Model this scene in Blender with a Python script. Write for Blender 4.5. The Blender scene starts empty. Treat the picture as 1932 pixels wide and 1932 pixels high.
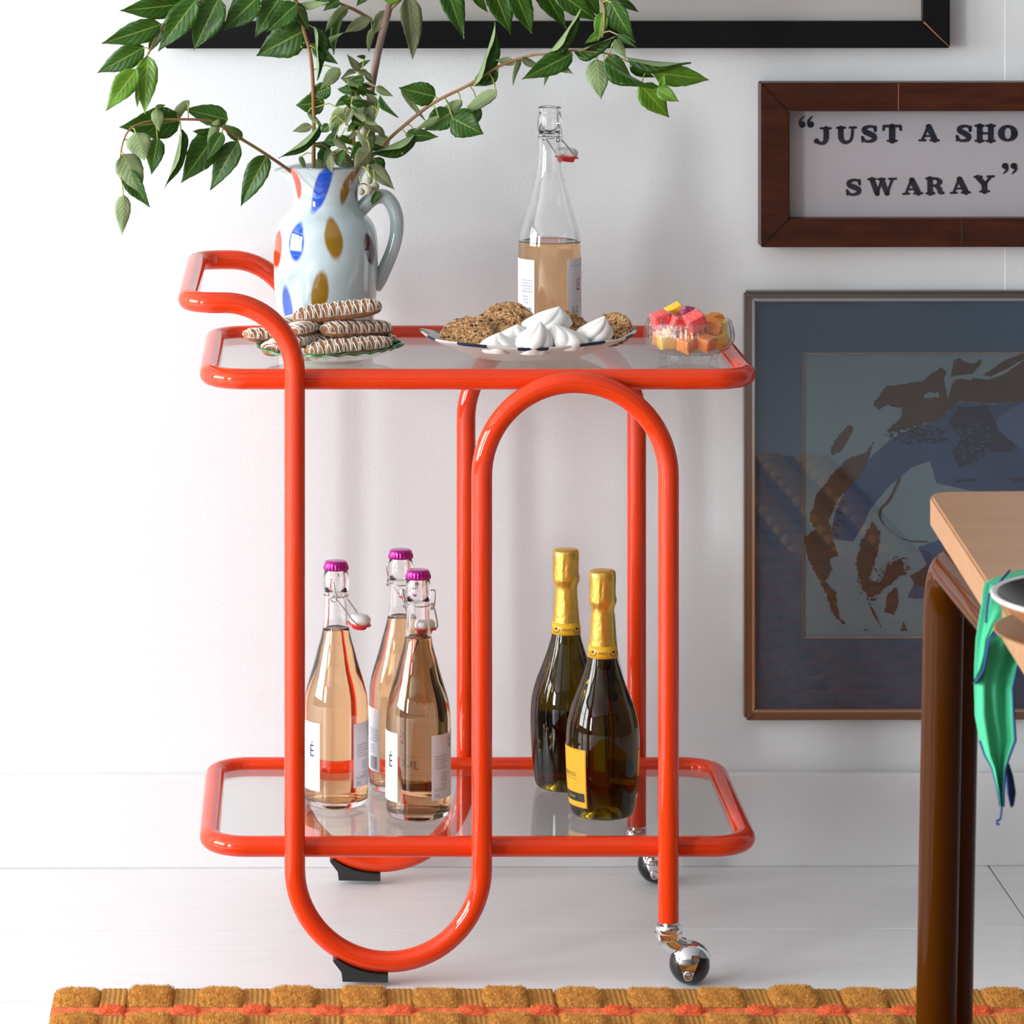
import bpy, bmesh, math, random
from mathutils import Vector, Matrix, noise as mnoise
from mathutils.geometry import tessellate_polygon

random.seed(7)
scene = bpy.context.scene
COL = scene.collection
PI = math.pi

# ------------------------------------------------------------------ camera
FPX, UX, VY, HC = 7292.0, 562.0, -377.0, 1.444      # focal in px, principal point, camera height
cam_d = bpy.data.cameras.new('camera')
cam = bpy.data.objects.new('camera', cam_d)
COL.objects.link(cam)
cam.location = (0, 0, HC)
cam.rotation_euler = (PI / 2, 0, 0)
cam_d.sensor_width = 36.0
cam_d.lens = FPX / 1932.0 * 36.0
cam_d.shift_x = (966 - UX) / 1932.0
cam_d.shift_y = -(966 - VY) / 1932.0
cam_d.clip_start = 0.05
cam_d.dof.use_dof = True
cam_d.dof.focus_distance = 4.85
cam_d.dof.aperture_fstop = 22
scene.camera = cam

# ------------------------------------------------------------------ world, lights, exposure
world = bpy.data.worlds.new('world')
scene.world = world
world.use_nodes = True
world.node_tree.nodes['Background'].inputs[0].default_value = (0.92, 0.95, 1.0, 1)
world.node_tree.nodes['Background'].inputs[1].default_value = 0.30
scene.view_settings.view_transform = 'Standard'
scene.view_settings.look = 'None'
scene.view_settings.exposure = -0.54
scene.view_settings.gamma = 1.0
scene.view_settings.use_curve_mapping = False

WIN = [(1.70, 4.70, 0.60, 2.50, 500.0), (-0.9, 0.6, 0.60, 2.50, 420.0)]   # y0,y1,z0,z1,watts
WALLX = -4.6
for i, (y0, y1, z0, z1, w) in enumerate(WIN):
    ld = bpy.data.lights.new('window_daylight', 'AREA')
    ld.shape = 'RECTANGLE'
    ld.size = z1 - z0
    ld.size_y = y1 - y0
    ld.energy = w
    ld.color = (0.965, 0.99, 1.0)
    lo = bpy.data.objects.new('window_daylight', ld)
    COL.objects.link(lo)
    lo.location = (WALLX - 0.09, (y0 + y1) / 2, (z0 + z1) / 2)
    lo.rotation_euler = (0, -PI / 2, 0)

# ------------------------------------------------------------------ helpers
def P(u, v, d):
    return Vector(((u - UX) * d / FPX, d, HC - (v - VY) * d / FPX))

def srgb(r, g, b):
    f = lambda c: (c / 255 / 12.92) if c / 255 <= 0.04045 else ((c / 255 + 0.055) / 1.055) ** 2.4
    return (f(r), f(g), f(b))

def prop(o, label=None, cat=None, group=None, kind=None):
    if label: o['label'] = label
    if cat: o['category'] = cat
    if group: o['group'] = group
    if kind: o['kind'] = kind
    return o

def empty(name, loc, label=None, cat=None, group=None, rz=0.0, kind=None):
    o = bpy.data.objects.new(name, None)
    o.empty_display_size = 0.05
    COL.objects.link(o)
    o.location = loc
    o.rotation_euler = (0, 0, rz)
    return prop(o, label, cat, group, kind)

def mesh_data(name, verts, faces, mats, smooth=True, midx=None, uvs=None):
    me = bpy.data.meshes.new(name)
    me.from_pydata([tuple(v) for v in verts], [], faces)
    if not isinstance(mats, (list, tuple)): mats = [mats]
    for m in mats: me.materials.append(m)
    if midx:
        me.polygons.foreach_set('material_index', midx)
    if smooth:
        me.polygons.foreach_set('use_smooth', [True] * len(me.polygons))
    if uvs:
        ul = me.uv_layers.new(name='UVMap')
        for lp in me.loops:
            ul.data[lp.index].uv = uvs[lp.vertex_index]
    me.update()
    return me

def link(name, me, parent=None, loc=(0, 0, 0), rot=(0, 0, 0)):
    o = bpy.data.objects.new(name, me)
    COL.objects.link(o)
    o.location = loc
    o.rotation_euler = rot
    if parent: o.parent = parent
    return o

def part(name, geo, mats, parent=None, smooth=True, world=False, loc=(0, 0, 0), rot=(0, 0, 0), fix=True, angle=None):
    """geo = (verts, faces[, uvs[, midx]]); world=True: vertices are in world space (unrotated root)"""
    verts, faces = geo[0], geo[1]
    uvs = geo[2] if len(geo) > 2 else None
    midx = geo[3] if len(geo) > 3 else None
    if world and parent is not None:
        off = Vector(parent.location)
        p = parent.parent
        while p is not None:
            off = off + Vector(p.location); p = p.parent
        verts = [Vector(v) - off for v in verts]
    me = mesh_data(name, verts, faces, mats, smooth, midx, uvs)
    if fix:
        bm = bmesh.new(); bm.from_mesh(me)
        bmesh.ops.recalc_face_normals(bm, faces=bm.faces)
        bm.to_mesh(me); bm.free()
    if angle is not None:
        try: me.set_sharp_from_angle(angle=angle)
        except Exception: pass
    return link(name, me, parent, loc, rot)

def join(*geos):
    V, F = [], []
    for g in geos:
        o = len(V)
        V += list(g[0]); F += [tuple(i + o for i in f) for f in g[1]]
    return V, F

def xf(geo, M):
    return ([M @ Vector(v) for v in geo[0]],) + tuple(geo[1:])

def move(geo, t):
    t = Vector(t)
    return ([Vector(v) + t for v in geo[0]],) + tuple(geo[1:])

def tube(path, r, seg=12, closed=False, caps=True):
    pts = [Vector(p) for p in path]
    n = len(pts)
    rad = r if isinstance(r, (list, tuple)) else [r] * n
    tang = []
    for i in range(n):
        if closed: t = pts[(i + 1) % n] - pts[i - 1]
        else: t = pts[min(i + 1, n - 1)] - pts[max(i - 1, 0)]
        tang.append(t.normalized() if t.length > 1e-9 else Vector((0, 0, 1)))
    up = Vector((0, 0, 1)) if abs(tang[0].z) < 0.9 else Vector((1, 0, 0))
    nrm = (up - tang[0] * up.dot(tang[0])).normalized()
    V, F = [], []
    for i in range(n):
        nrm = (nrm - tang[i] * nrm.dot(tang[i])).normalized()
        b = tang[i].cross(nrm)
        for k in range(seg):
            a = 2 * PI * k / seg
            V.append(pts[i] + (nrm * math.cos(a) + b * math.sin(a)) * rad[i])
    m = n if closed else n - 1
    shift = 0
    if closed:   # match the seam
        d0 = [(V[k] - V[(n - 1) * seg]).length for k in range(seg)]
        best, bi = 1e9, 0
        for s in range(seg):
            dd = (V[s] - V[(n - 1) * seg]).length
            if dd < best: best, bi = dd, s
        shift = bi
    for i in range(m):
        j = (i + 1) % n
        s = shift if (closed and j == 0) else 0
        for k in range(seg):
            k2 = (k + 1) % seg
            F.append((i * seg + k, i * seg + k2, j * seg + (k2 + s) % seg, j * seg + (k + s) % seg))
    if caps and not closed:
        o = len(V)
        V += [v.copy() for v in V[:seg]] + [v.copy() for v in V[(n - 1) * seg:n * seg]]
        F.append(tuple(o + k for k in range(seg))[::-1])
        F.append(tuple(o + seg + k for k in range(seg)))
    return V, F

def lathe(prof, seg=48, closed=False, rfun=None, zfun=None):
    """prof list of (r,z). radius 0 ends become poles"""
    V, F, rings = [], [], []
    for (r, z) in prof:
        if r < 1e-6:
            rings.append([len(V)]); V.append(Vector((0, 0, z)))
        else:
            ring = []
            for k in range(seg):
                a = 2 * PI * k / seg
                rr = r * rfun(a, r, z) if rfun else r
                zz = z + zfun(a, r, z) if zfun else z
                ring.append(len(V)); V.append(Vector((rr * math.sin(a), -rr * math.cos(a), zz)))
            rings.append(ring)
    pairs = list(zip(rings, rings[1:]))
    if closed: pairs.append((rings[-1], rings[0]))
    for A, B in pairs:
        if len(A) == 1 and len(B) == 1: continue
        for k in range(seg):
            k2 = (k + 1) % seg
            if len(A) == 1: F.append((A[0], B[k2], B[k]))
            elif len(B) == 1: F.append((A[k], A[k2], B[0]))
            else: F.append((A[k], A[k2], B[k2], B[k]))
    return V, F

def box(x0, x1, y0, y1, z0, z1):
    V = [Vector(p) for p in ((x0, y0, z0), (x1, y0, z0), (x1, y1, z0), (x0, y1, z0), (x0, y0, z1), (x1, y0, z1), (x1, y1, z1), (x0, y1, z1))]
    F = [(0, 3, 2, 1), (4, 5, 6, 7), (0, 1, 5, 4), (1, 2, 6, 5), (2, 3, 7, 6), (3, 0, 4, 7)]
    return V, F

def bbox_geo(x0, x1, y0, y1, z0, z1, b=0.002, seg=2):
    bm = bmesh.new()
    V, F = box(x0, x1, y0, y1, z0, z1)
    vs = [bm.verts.new(v) for v in V]
    for f in F: bm.faces.new([vs[i] for i in f])
    bmesh.ops.bevel(bm, geom=list(bm.edges), offset=b, segments=seg, profile=0.5, affect='EDGES')
    bm.verts.ensure_lookup_table()
    g = ([v.co.copy() for v in bm.verts], [tuple(v.index for v in f.verts) for f in bm.faces])
    bm.free()
    return g

def arc(cx, cz, r, a0, a1, n, y=0.0):
    return [Vector((cx + r * math.cos(a0 + (a1 - a0) * i / n), y, cz + r * math.sin(a0 + (a1 - a0) * i / n))) for i in range(n + 1)]

def fillet(pts, rad, n=10, closed=True):
    out = []
    N = len(pts)
    for i in range(N):
        p = Vector(pts[i])
        if not closed and i in (0, N - 1):
            out.append(p); continue
        a, b = Vector(pts[i - 1]), Vector(pts[(i + 1) % N])
        r = rad[i] if isinstance(rad, (list, tuple)) else rad
        if r <= 0: out.append(p); continue
        da, db = (a - p).normalized(), (b - p).normalized()
        ang = da.angle(db)
        t = r / math.tan(ang / 2)
        c = p + (da + db).normalized() * (r / math.sin(ang / 2))
        s, e = p + da * t - c, p + db * t - c
        tot = s.angle(e)
        for k in range(n + 1):
            f = k / n
            out.append(c + (s * math.sin((1 - f) * tot) + e * math.sin(f * tot)) / math.sin(tot))
    return out

def extrude_poly(poly, axis_fn, t0, t1):
    """poly 2D list -> prism; axis_fn(x,z,t)->3D"""
    n = len(poly)
    V = [axis_fn(x, z, t0) for x, z in poly] + [axis_fn(x, z, t1) for x, z in poly]
    F = [tuple(range(n))[::-1], tuple(range(n, 2 * n))]
    F += [(i, (i + 1) % n, n + (i + 1) % n, n + i) for i in range(n)]
    return V, F

# ------------------------------------------------------------------ materials
class NT:
    def __init__(s, name):
        s.m = bpy.data.materials.new(name); s.m.use_nodes = True
        s.t = s.m.node_tree; s.n = s.t.nodes
        s.b = s.n['Principled BSDF']; s.out = s.n['Material Output']
    def add(s, typ, **k):
        nd = s.n.new(typ)
        for a, v in k.items():
            if hasattr(nd, a): setattr(nd, a, v)
        return nd
    def L(s, a, b): s.t.links.new(a, b)
    def math(s, op, a, b=None, c=None):
        nd = s.n.new('ShaderNodeMath'); nd.operation = op
        for i, x in enumerate((a, b, c)):
            if x is None: continue
            if isinstance(x, (int, float)): nd.inputs[i].default_value = x
            else: s.L(x, nd.inputs[i])
        return nd.outputs[0]
    def mix(s, fac, a, b):
        nd = s.n.new('ShaderNodeMix'); nd.data_type = 'RGBA'
        if isinstance(fac, (int, float)): nd.inputs[0].default_value = fac
        else: s.L(fac, nd.inputs[0])
        for i, x in ((6, a), (7, b)):
            if isinstance(x, tuple): nd.inputs[i].default_value = (x[0], x[1], x[2], 1)
            else: s.L(x, nd.inputs[i])
        return nd.outputs[2]
    def noise(s, scale, detail=3, rough=0.5, coord='Object', stretch=None):
        tc = s.n.new('ShaderNodeTexCoord')
        nz = s.n.new('ShaderNodeTexNoise')
        nz.inputs['Scale'].default_value = scale; nz.inputs['Detail'].default_value = detail
        nz.inputs['Roughness'].default_value = rough
        src = tc.outputs[coord]
        if stretch:
            mp = s.n.new('ShaderNodeMapping'); mp.inputs['Scale'].default_value = stretch
            s.L(src, mp.inputs[0]); src = mp.outputs[0]
        s.L(src, nz.inputs['Vector'])
        return nz.outputs['Fac']
    def ramp(s, fac, *stops):
        r = s.n.new('ShaderNodeValToRGB')
        els = r.color_ramp.elements
        while len(els) < len(stops): els.new(0.5)
        for e, (p, c) in zip(els, stops):
            e.position = p; e.color = (c[0], c[1], c[2], 1)
        s.L(fac, r.inputs[0])
        return r.outputs[0]
    def bump(s, h, strength=0.3, dist=0.001):
        b = s.n.new('ShaderNodeBump'); b.inputs['Strength'].default_value = strength
        b.inputs['Distance'].default_value = dist
        s.L(h, b.inputs['Height']); s.L(b.outputs[0], s.b.inputs['Normal'])
        return b.outputs[0]
    def base(s, c):
        if isinstance(c, tuple): s.b.inputs['Base Color'].default_value = (c[0], c[1], c[2], 1)
        else: s.L(c, s.b.inputs['Base Color'])

def pm(name, col, rough=0.5, metal=0.0, coat=0.0, spec=0.5, bump=None, var=None):
    t = NT(name)
    t.base(col)
    t.b.inputs['Roughness'].default_value = rough
    t.b.inputs['Metallic'].default_value = metal
    t.b.inputs['Coat Weight'].default_value = coat
    t.b.inputs['Coat Roughness'].default_value = 0.03
    t.b.inputs['Specular IOR Level'].default_value = spec
    if var:   # (scale, colour2, lo, hi)
        f = t.noise(var[0], 4)
        t.base(t.ramp(f, (var[2], col), (var[3], var[1])))
    if bump: t.bump(t.noise(bump[0], 4), bump[1], bump[2])
    return t.m

def schlick_glass(name, tint=(0.97, 0.985, 0.98), rough=0.0, f0=0.04, milky=0.0, bump=None):
    t = NT(name)
    t.n.remove(t.b)
    geo = t.add('ShaderNodeNewGeometry')
    dot = t.add('ShaderNodeVectorMath', operation='DOT_PRODUCT')
    t.L(geo.outputs['Normal'], dot.inputs[0]); t.L(geo.outputs['Incoming'], dot.inputs[1])
    c = t.math('ABSOLUTE', dot.outputs['Value'])
    om = t.math('SUBTRACT', 1.0, c)
    p5 = t.math('POWER', om, 5.0)
    f = t.math('MULTIPLY_ADD', p5, 1 - f0, f0)
    tr = t.add('ShaderNodeBsdfTransparent'); tr.inputs[0].default_value = (*tint, 1)
    gl = t.add('ShaderNodeBsdfGlossy'); gl.inputs['Roughness'].default_value = rough
    a = tr.outputs[0]
    if bump:
        h = t.noise(bump[0], 2, stretch=bump[3] if len(bump) > 3 else None)
        b = t.add('ShaderNodeBump'); b.inputs['Strength'].default_value = bump[1]; b.inputs['Distance'].default_value = bump[2]
        t.L(h, b.inputs['Height']); t.L(b.outputs[0], gl.inputs['Normal'])
    if milky:
        df = t.add('ShaderNodeBsdfDiffuse'); df.inputs[0].default_value = (0.9, 0.9, 0.9, 1)
        mx = t.add('ShaderNodeMixShader'); mx.inputs[0].default_value = milky
        t.L(a, mx.inputs[1]); t.L(df.outputs[0], mx.inputs[2]); a = mx.outputs[0]
    mx = t.add('ShaderNodeMixShader')
    t.L(f, mx.inputs[0]); t.L(a, mx.inputs[1]); t.L(gl.outputs[0], mx.inputs[2])
    t.L(mx.outputs[0], t.out.inputs[0])
    return t.m

def real_glass(name, col, ior):
    t = NT(name)
    t.n.remove(t.b)
    g = t.add('ShaderNodeBsdfGlass')
    g.inputs['Color'].default_value = (*col, 1); g.inputs['Roughness'].default_value = 0.0; g.inputs['IOR'].default_value = ior
    t.L(g.outputs[0], t.out.inputs[0])
    return t.m

def tinted_glass(name, col, ior):
    t = NT(name)
    t.n.remove(t.b)
    r = t.add('ShaderNodeBsdfRefraction'); r.inputs['Color'].default_value = (*col, 1); r.inputs['Roughness'].default_value = 0.0; r.inputs['IOR'].default_value = ior
    g = t.add('ShaderNodeBsdfGlossy'); g.inputs['Roughness'].default_value = 0.0; g.inputs[0].default_value = (1, 1, 1, 1)
    f = t.add('ShaderNodeFresnel'); f.inputs['IOR'].default_value = ior
    mx = t.add('ShaderNodeMixShader')
    t.L(f.outputs[0], mx.inputs[0]); t.L(r.outputs[0], mx.inputs[1]); t.L(g.outputs[0], mx.inputs[2])
    t.L(mx.outputs[0], t.out.inputs[0])
    return t.m

M = {}
M['wall'] = pm('wall_paint', (0.775, 0.80, 0.812), 0.65, bump=(260, 0.25, 0.0012), spec=0.3)
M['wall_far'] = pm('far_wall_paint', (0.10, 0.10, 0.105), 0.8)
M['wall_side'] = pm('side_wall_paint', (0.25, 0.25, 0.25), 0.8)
M['ceil'] = pm('ceiling_paint', (0.55, 0.55, 0.56), 0.9)
M['base'] = pm('baseboard_paint', (0.78, 0.78, 0.785), 0.45, bump=(60, 0.1, 0.0008))
M['subfloor'] = pm('subfloor_dark', (0.22, 0.21, 0.20), 0.9)

t = NT('floor_paint')
n1 = t.noise(9, 5, 0.6, stretch=(1, 8, 1))
n2 = t.noise(40, 2, 0.5, stretch=(1.5, 9, 1))
c = t.ramp(n1, (0.3, (0.83, 0.83, 0.83)), (0.8, (0.77, 0.775, 0.78)))
sc_ = t.ramp(n2, (0.74, (0, 0, 0)), (0.80, (1, 1, 1)))
t.base(t.mix(t.math('MULTIPLY', sc_, 0.06), c, (0.35, 0.32, 0.30)))
t.b.inputs['Roughness'].default_value = 0.38
t.bump(n1, 0.03, 0.001)
M['floor'] = t.m

t = NT('red_enamel')
t.base((0.76, 0.046, 0.007)); t.b.inputs['Roughness'].default_value = 0.45; t.b.inputs['Specular IOR Level'].default_value = 0.0
t.b.inputs['Coat Weight'].default_value = 0.9; t.b.inputs['Coat Roughness'].default_value = 0.035
M['red'] = t.m
M['rubber'] = pm('black_rubber', (0.018, 0.019, 0.021), 0.6, bump=(300, 0.15, 0.0005))
M['wheel'] = pm('black_wheel', (0.012, 0.012, 0.013), 0.28)
M['chrome'] = pm('chrome', (0.82, 0.82, 0.83), 0.07, 1.0)
M['steel'] = pm('steel_wire', (0.62, 0.61, 0.60), 0.22, 1.0)
M['shelfglass'] = schlick_glass('shelf_glass', (0.96, 0.975, 0.97))
M['paneglass'] = schlick_glass('picture_glass', (0.97, 0.975, 0.975), 0.0)
M['bowlglass'] = schlick_glass('bowl_glass', (0.95, 0.95, 0.95), 0.12, 0.04, 0.03, (240, 0.9, 0.003, (1, 1, 0.12)))
M['glass'] = real_glass('clear_bottle_glass', (1.0, 1.0, 1.0), 1.46)
M['wine'] = tinted_glass('rose_wine', (1.0, 0.80, 0.585), 1.34)
M['greenglass'] = tinted_glass('dark_green_glass', (0.27, 0.22, 0.012), 1.45)
M['paper'] = pm('label_paper', (0.80, 0.79, 0.83), 0.6)
M['ink'] = pm('dark_ink', (0.03, 0.025, 0.06), 0.6)
M['ink_grey'] = pm('grey_ink', (0.28, 0.27, 0.30), 0.6)
M['ink_pink'] = pm('magenta_ink', (0.42, 0.02, 0.14), 0.6)
M['ceramic'] = pm('white_ceramic', (0.82, 0.81, 0.79), 0.15)
M['gasket'] = pm('red_gasket', (0.75, 0.03, 0.03), 0.35)
M['cap'] = pm('magenta_metal_cap', (0.52, 0.012, 0.30), 0.18, 0.75, coat=0.5)
t = NT('gold_foil')
t.base((0.83, 0.52, 0.10)); t.b.inputs['Metallic'].default_value = 0.85; t.b.inputs['Roughness'].default_value = 0.30
t.bump(t.noise(180, 4, 0.6), 0.5, 0.0015)
M['foil'] = t.m
M['yellow'] = pm('yellow_label', (0.83, 0.47, 0.02), 0.4)
M['orange_edge'] = pm('orange_label_border', (0.70, 0.30, 0.03), 0.4, 0.3)
M['blackband'] = pm('black_label_band', (0.02, 0.018, 0.015), 0.5)
M['black_frame'] = pm('black_painted_wood', (0.006, 0.006, 0.007), 0.35, spec=0.25, bump=(90, 0.1, 0.0006))
M['mount'] = pm('cream_mount', (0.60, 0.56, 0.53), 0.8)
t = NT('dark_mahogany')
f = t.noise(14, 5, 0.6, stretch=(1, 1, 5))
t.base(t.ramp(f, (0.3, (0.030, 0.007, 0.003)), (0.7, (0.078, 0.020, 0.008))))
t.b.inputs['Roughness'].default_value = 0.38; t.b.inputs['Specular IOR Level'].default_value = 0.3
M['mahogany'] = t.m
M['mahogany_edge'] = pm('frame_edge_dark', (0.05, 0.045, 0.042), 0.5)
M['chip'] = pm('bare_wood_chip', (0.40, 0.17, 0.08), 0.7)
M['signpaper'] = pm('sign_paper', (0.56, 0.53, 0.57), 0.6)
M['navy'] = pm('navy_print', (0.012, 0.014, 0.035), 0.5)
M['gunmetal'] = pm('gunmetal_moulding', (0.30, 0.26, 0.24), 0.22, 1.0)
M['silverlip'] = pm('silver_lip', (0.75, 0.76, 0.80), 0.2, 1.0)
M['mat_blue'] = pm('blue_mat_board', (0.038, 0.072, 0.118), 0.75, var=(3, (0.050, 0.070, 0.115), 0.35, 0.7))
M['bevel_tan'] = pm('mat_bevel', (0.33, 0.22, 0.14), 0.7)
M['art_bg'] = pm('print_ground', (0.135, 0.185, 0.215), 0.75)
M['art_brown'] = pm('print_brown', (0.055, 0.030, 0.024), 0.75)
M['art_blue'] = pm('print_blue', (0.035, 0.060, 0.125), 0.75)
M['art_blue2'] = pm('print_light_blue', (0.065, 0.095, 0.19), 0.75)
M['art_dark'] = pm('print_dark', (0.022, 0.022, 0.045), 0.75)
t = NT('oak_tabletop')
f = t.noise(5, 6, 0.6, stretch=(0.7, 8, 8)); f2 = t.noise(60, 3, 0.5, stretch=(0.25, 6, 6))
c = t.ramp(f, (0.3, (0.42, 0.205, 0.088)), (0.7, (0.50, 0.27, 0.13)))
t.base(t.mix(t.math('MULTIPLY', f2, 0.35), c, (0.36, 0.17, 0.07)))
t.b.inputs['Roughness'].default_value = 0.33
M['oak'] = t.m
M['leg'] = pm('brown_lacquer', (0.060, 0.017, 0.0012), 0.06, spec=0.08)
M['green_cloth'] = pm('green_cloth', (0.05, 0.46, 0.24), 0.85, bump=(900, 0.3, 0.0006))
M['blue_thread'] = pm('blue_thread', (0.015, 0.06, 0.24), 0.8)
M['stone_glaze'] = pm('grey_glaze', (0.62, 0.58, 0.56), 0.25)
M['dark_glaze'] = pm('dark_bowl_glaze', (0.035, 0.028, 0.027), 0.22)
M['terracotta'] = pm('brown_clay', (0.40, 0.17, 0.07), 0.5)
M['goldwood'] = pm('gold_brown_wood', (0.30, 0.16, 0.03), 0.4)

# leaf materials: UV x = lateral (-1..1), y = along
def leaf_mat(name, c1, c2, vein, rough, trans, spec=0.5):
    t = NT(name)
    uv = t.add('ShaderNodeUVMap'); uv.uv_map = 'UVMap'
    sp = t.add('ShaderNodeSeparateXYZ'); t.L(uv.outputs[0], sp.inputs[0])
    ax = t.math('ABSOLUTE', sp.outputs[0])
    mid = t.math('LESS_THAN', ax, 0.055)
    ph = t.math('MULTIPLY_ADD', ax, -0.28, sp.outputs[1])
    w = t.math('ABSOLUTE', t.math('SINE', t.math('MULTIPLY', ph, 24.0)))
    vn = t.math('MULTIPLY', t.math('LESS_THAN', w, 0.13), 0.45)
    msk = t.math('MAXIMUM', mid, vn)
    nz = t.noise(60, 4)
    c = t.ramp(nz, (0.3, c1), (0.75, c2))
    c = t.mix(msk, c, vein)
    t.base(c)
    t.b.inputs['Roughness'].default_value = rough
    t.b.inputs['Specular IOR Level'].default_value = spec
    b = t.bump(w, 0.25, 0.0012)
    tl = t.add('ShaderNodeBsdfTranslucent'); t.L(t.mix(0.35, c, (0.32, 0.55, 0.02)), tl.inputs[0])
    mx = t.add('ShaderNodeMixShader'); mx.inputs[0].default_value = trans
    t.L(t.b.outputs[0], mx.inputs[1]); t.L(tl.outputs[0], mx.inputs[2]); t.L(mx.outputs[0], t.out.inputs[0])
    return t.m
M['leaf'] = leaf_mat('mature_leaf_top', (0.020, 0.078, 0.006), (0.038, 0.118, 0.010), (0.20, 0.30, 0.05), 0.36, 0.20, 0.35)
M['leaf_young'] = leaf_mat('young_leaf_top', (0.09, 0.24, 0.012), (0.15, 0.33, 0.02), (0.36, 0.48, 0.06), 0.34, 0.28)
M['leaf_under'] = leaf_mat('leaf_underside', (0.26, 0.37, 0.17), (0.33, 0.43, 0.21), (0.45, 0.50, 0.20), 0.6, 0.22, 0.3)
M['leaf_dry'] = leaf_mat('dull_olive_leaf', (0.13, 0.155, 0.075), (0.20, 0.22, 0.11), (0.32, 0.32, 0.15), 0.55, 0.12, 0.3)
M['stem'] = pm('young_stem', (0.27, 0.12, 0.055), 0.5, var=(30, (0.34, 0.26, 0.08), 0.4, 0.7))
M['bark'] = pm('grey_brown_bark', (0.32, 0.22, 0.18), 0.7, var=(40, (0.17, 0.10, 0.08), 0.4, 0.7), bump=(200, 0.5, 0.001))
M['petiole'] = pm('petiole_green', (0.36, 0.40, 0.08), 0.5)
M['berry'] = pm('pale_berry', (0.32, 0.30, 0.20), 0.5)

# ------------------------------------------------------------------ the room
WROT = 0.0103
WY = 5.243
rootw = lambda x: WY + x * math.tan(WROT)

def struct(name, geo, mat, **k):
    o = part(name, geo, mat, smooth=False, **k)
    o['kind'] = 'structure'
    return o

wb = struct('wall_back', box(-4.9, 1.2195, 0, 0.1, -0.05, 2.75), M['wall'], loc=(0, WY, 0), rot=(0, 0, WROT))
o = part('wall_panel', bbox_geo(1.2205 - 0.2605, 3.3, 0.0, 0.05, 0.0, 2.75, 0.0012, 1), M['wall'], wb, smooth=False)
o.location = (0, -0.0007, 0)
bb = struct('baseboard_back', bbox_geo(-4.65, 3.2, -0.0155, 0.0, -0.0005, 0.1255, 0.0025, 2), M['base'], loc=(0, WY - 0.0005, 0), rot=(0, 0, WROT))

# left wall with two window openings
YF, YB = -1.3, 5.4
pieces = []
prev = YF
for (y0, y1, z0, z1, w) in sorted(WIN):
    pieces.append(box(WALLX - 0.12, WALLX, prev, y0, 0, 2.7))
    pieces.append(box(WALLX - 0.12, WALLX, y0, y1, 0, z0))
    pieces.append(box(WALLX - 0.12, WALLX, y0, y1, z1, 2.7))
    prev = y1
pieces.append(box(WALLX - 0.12, WALLX, prev, WY - 0.02 + WALLX * math.tan(WROT), 0, 2.7))
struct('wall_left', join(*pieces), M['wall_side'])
for i, (y0, y1, z0, z1, w) in enumerate(WIN):
    wr = empty('window_%d' % (i + 1), (WALLX - 0.04, y0, z0), kind='structure')
    h, l = z1 - z0, y1 - y0
    part('window_frame', join(box(-0.02, 0.02, 0, l, 0, 0.05), box(-0.02, 0.02, 0, l, h - 0.05, h), box(-0.02, 0.02, 0, 0.05, 0.05, h - 0.05), box(-0.02, 0.02, l - 0.05, l, 0.05, h - 0.05)), M['base'], wr, smooth=False)
    part('glazing_bar', box(-0.018, 0.018, l / 2 - 0.02, l / 2 + 0.02, 0.05, h - 0.05), M['base'], wr, smooth=False)
    part('glazing_bar', box(-0.016, 0.016, 0.05, l - 0.05, h * 0.5 - 0.018, h * 0.5 + 0.018), M['base'], wr, smooth=False)
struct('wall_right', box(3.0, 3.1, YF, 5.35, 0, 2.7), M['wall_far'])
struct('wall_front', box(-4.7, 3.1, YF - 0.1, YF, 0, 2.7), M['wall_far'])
struct('ceiling', box(-4.7, 3.1, YF, 5.35, 2.7, 2.8), M['ceil'])

# floor: white painted boards, each its own piece
fl = struct('floor', box(-4.9, 3.15, -6.8, 0.05, -0.06, -0.012), M['subfloor'], loc=(0, WY, 0), rot=(0, 0, WROT))
plank_me = {}
row, y1 = 0, -0.0010
random.seed(11)
while y1 > -6.55:
    y0 = y1 - (0.290 if row else 0.3035)
    x = -4.72 - random.uniform(0, 0.6)
    cuts = [x]
    if row == 0: cuts = [-4.8, -2.5, -0.62, 0.936, 2.55, 3.15]
    elif row == 1: cuts = [-4.8, -3.1, -1.15, 1.62, 3.15]
    else:
        while cuts[-1] < 3.0: cuts.append(cuts[-1] + random.uniform(1.5, 2.7))
        cuts[0] = max(cuts[0], -4.85); cuts[-1] = 3.15
    for a, b in zip(cuts, cuts[1:]):
        if b - a < 0.1: continue
        part('floor_plank', bbox_geo(a + 0.0011, b - 0.0011, y0 + 0.0012, y1 - 0.0012, -0.012, random.uniform(-0.0003, 0.0), 0.0003, 1), M['floor'], fl, smooth=False)
    y1 = y0; row += 1

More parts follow.
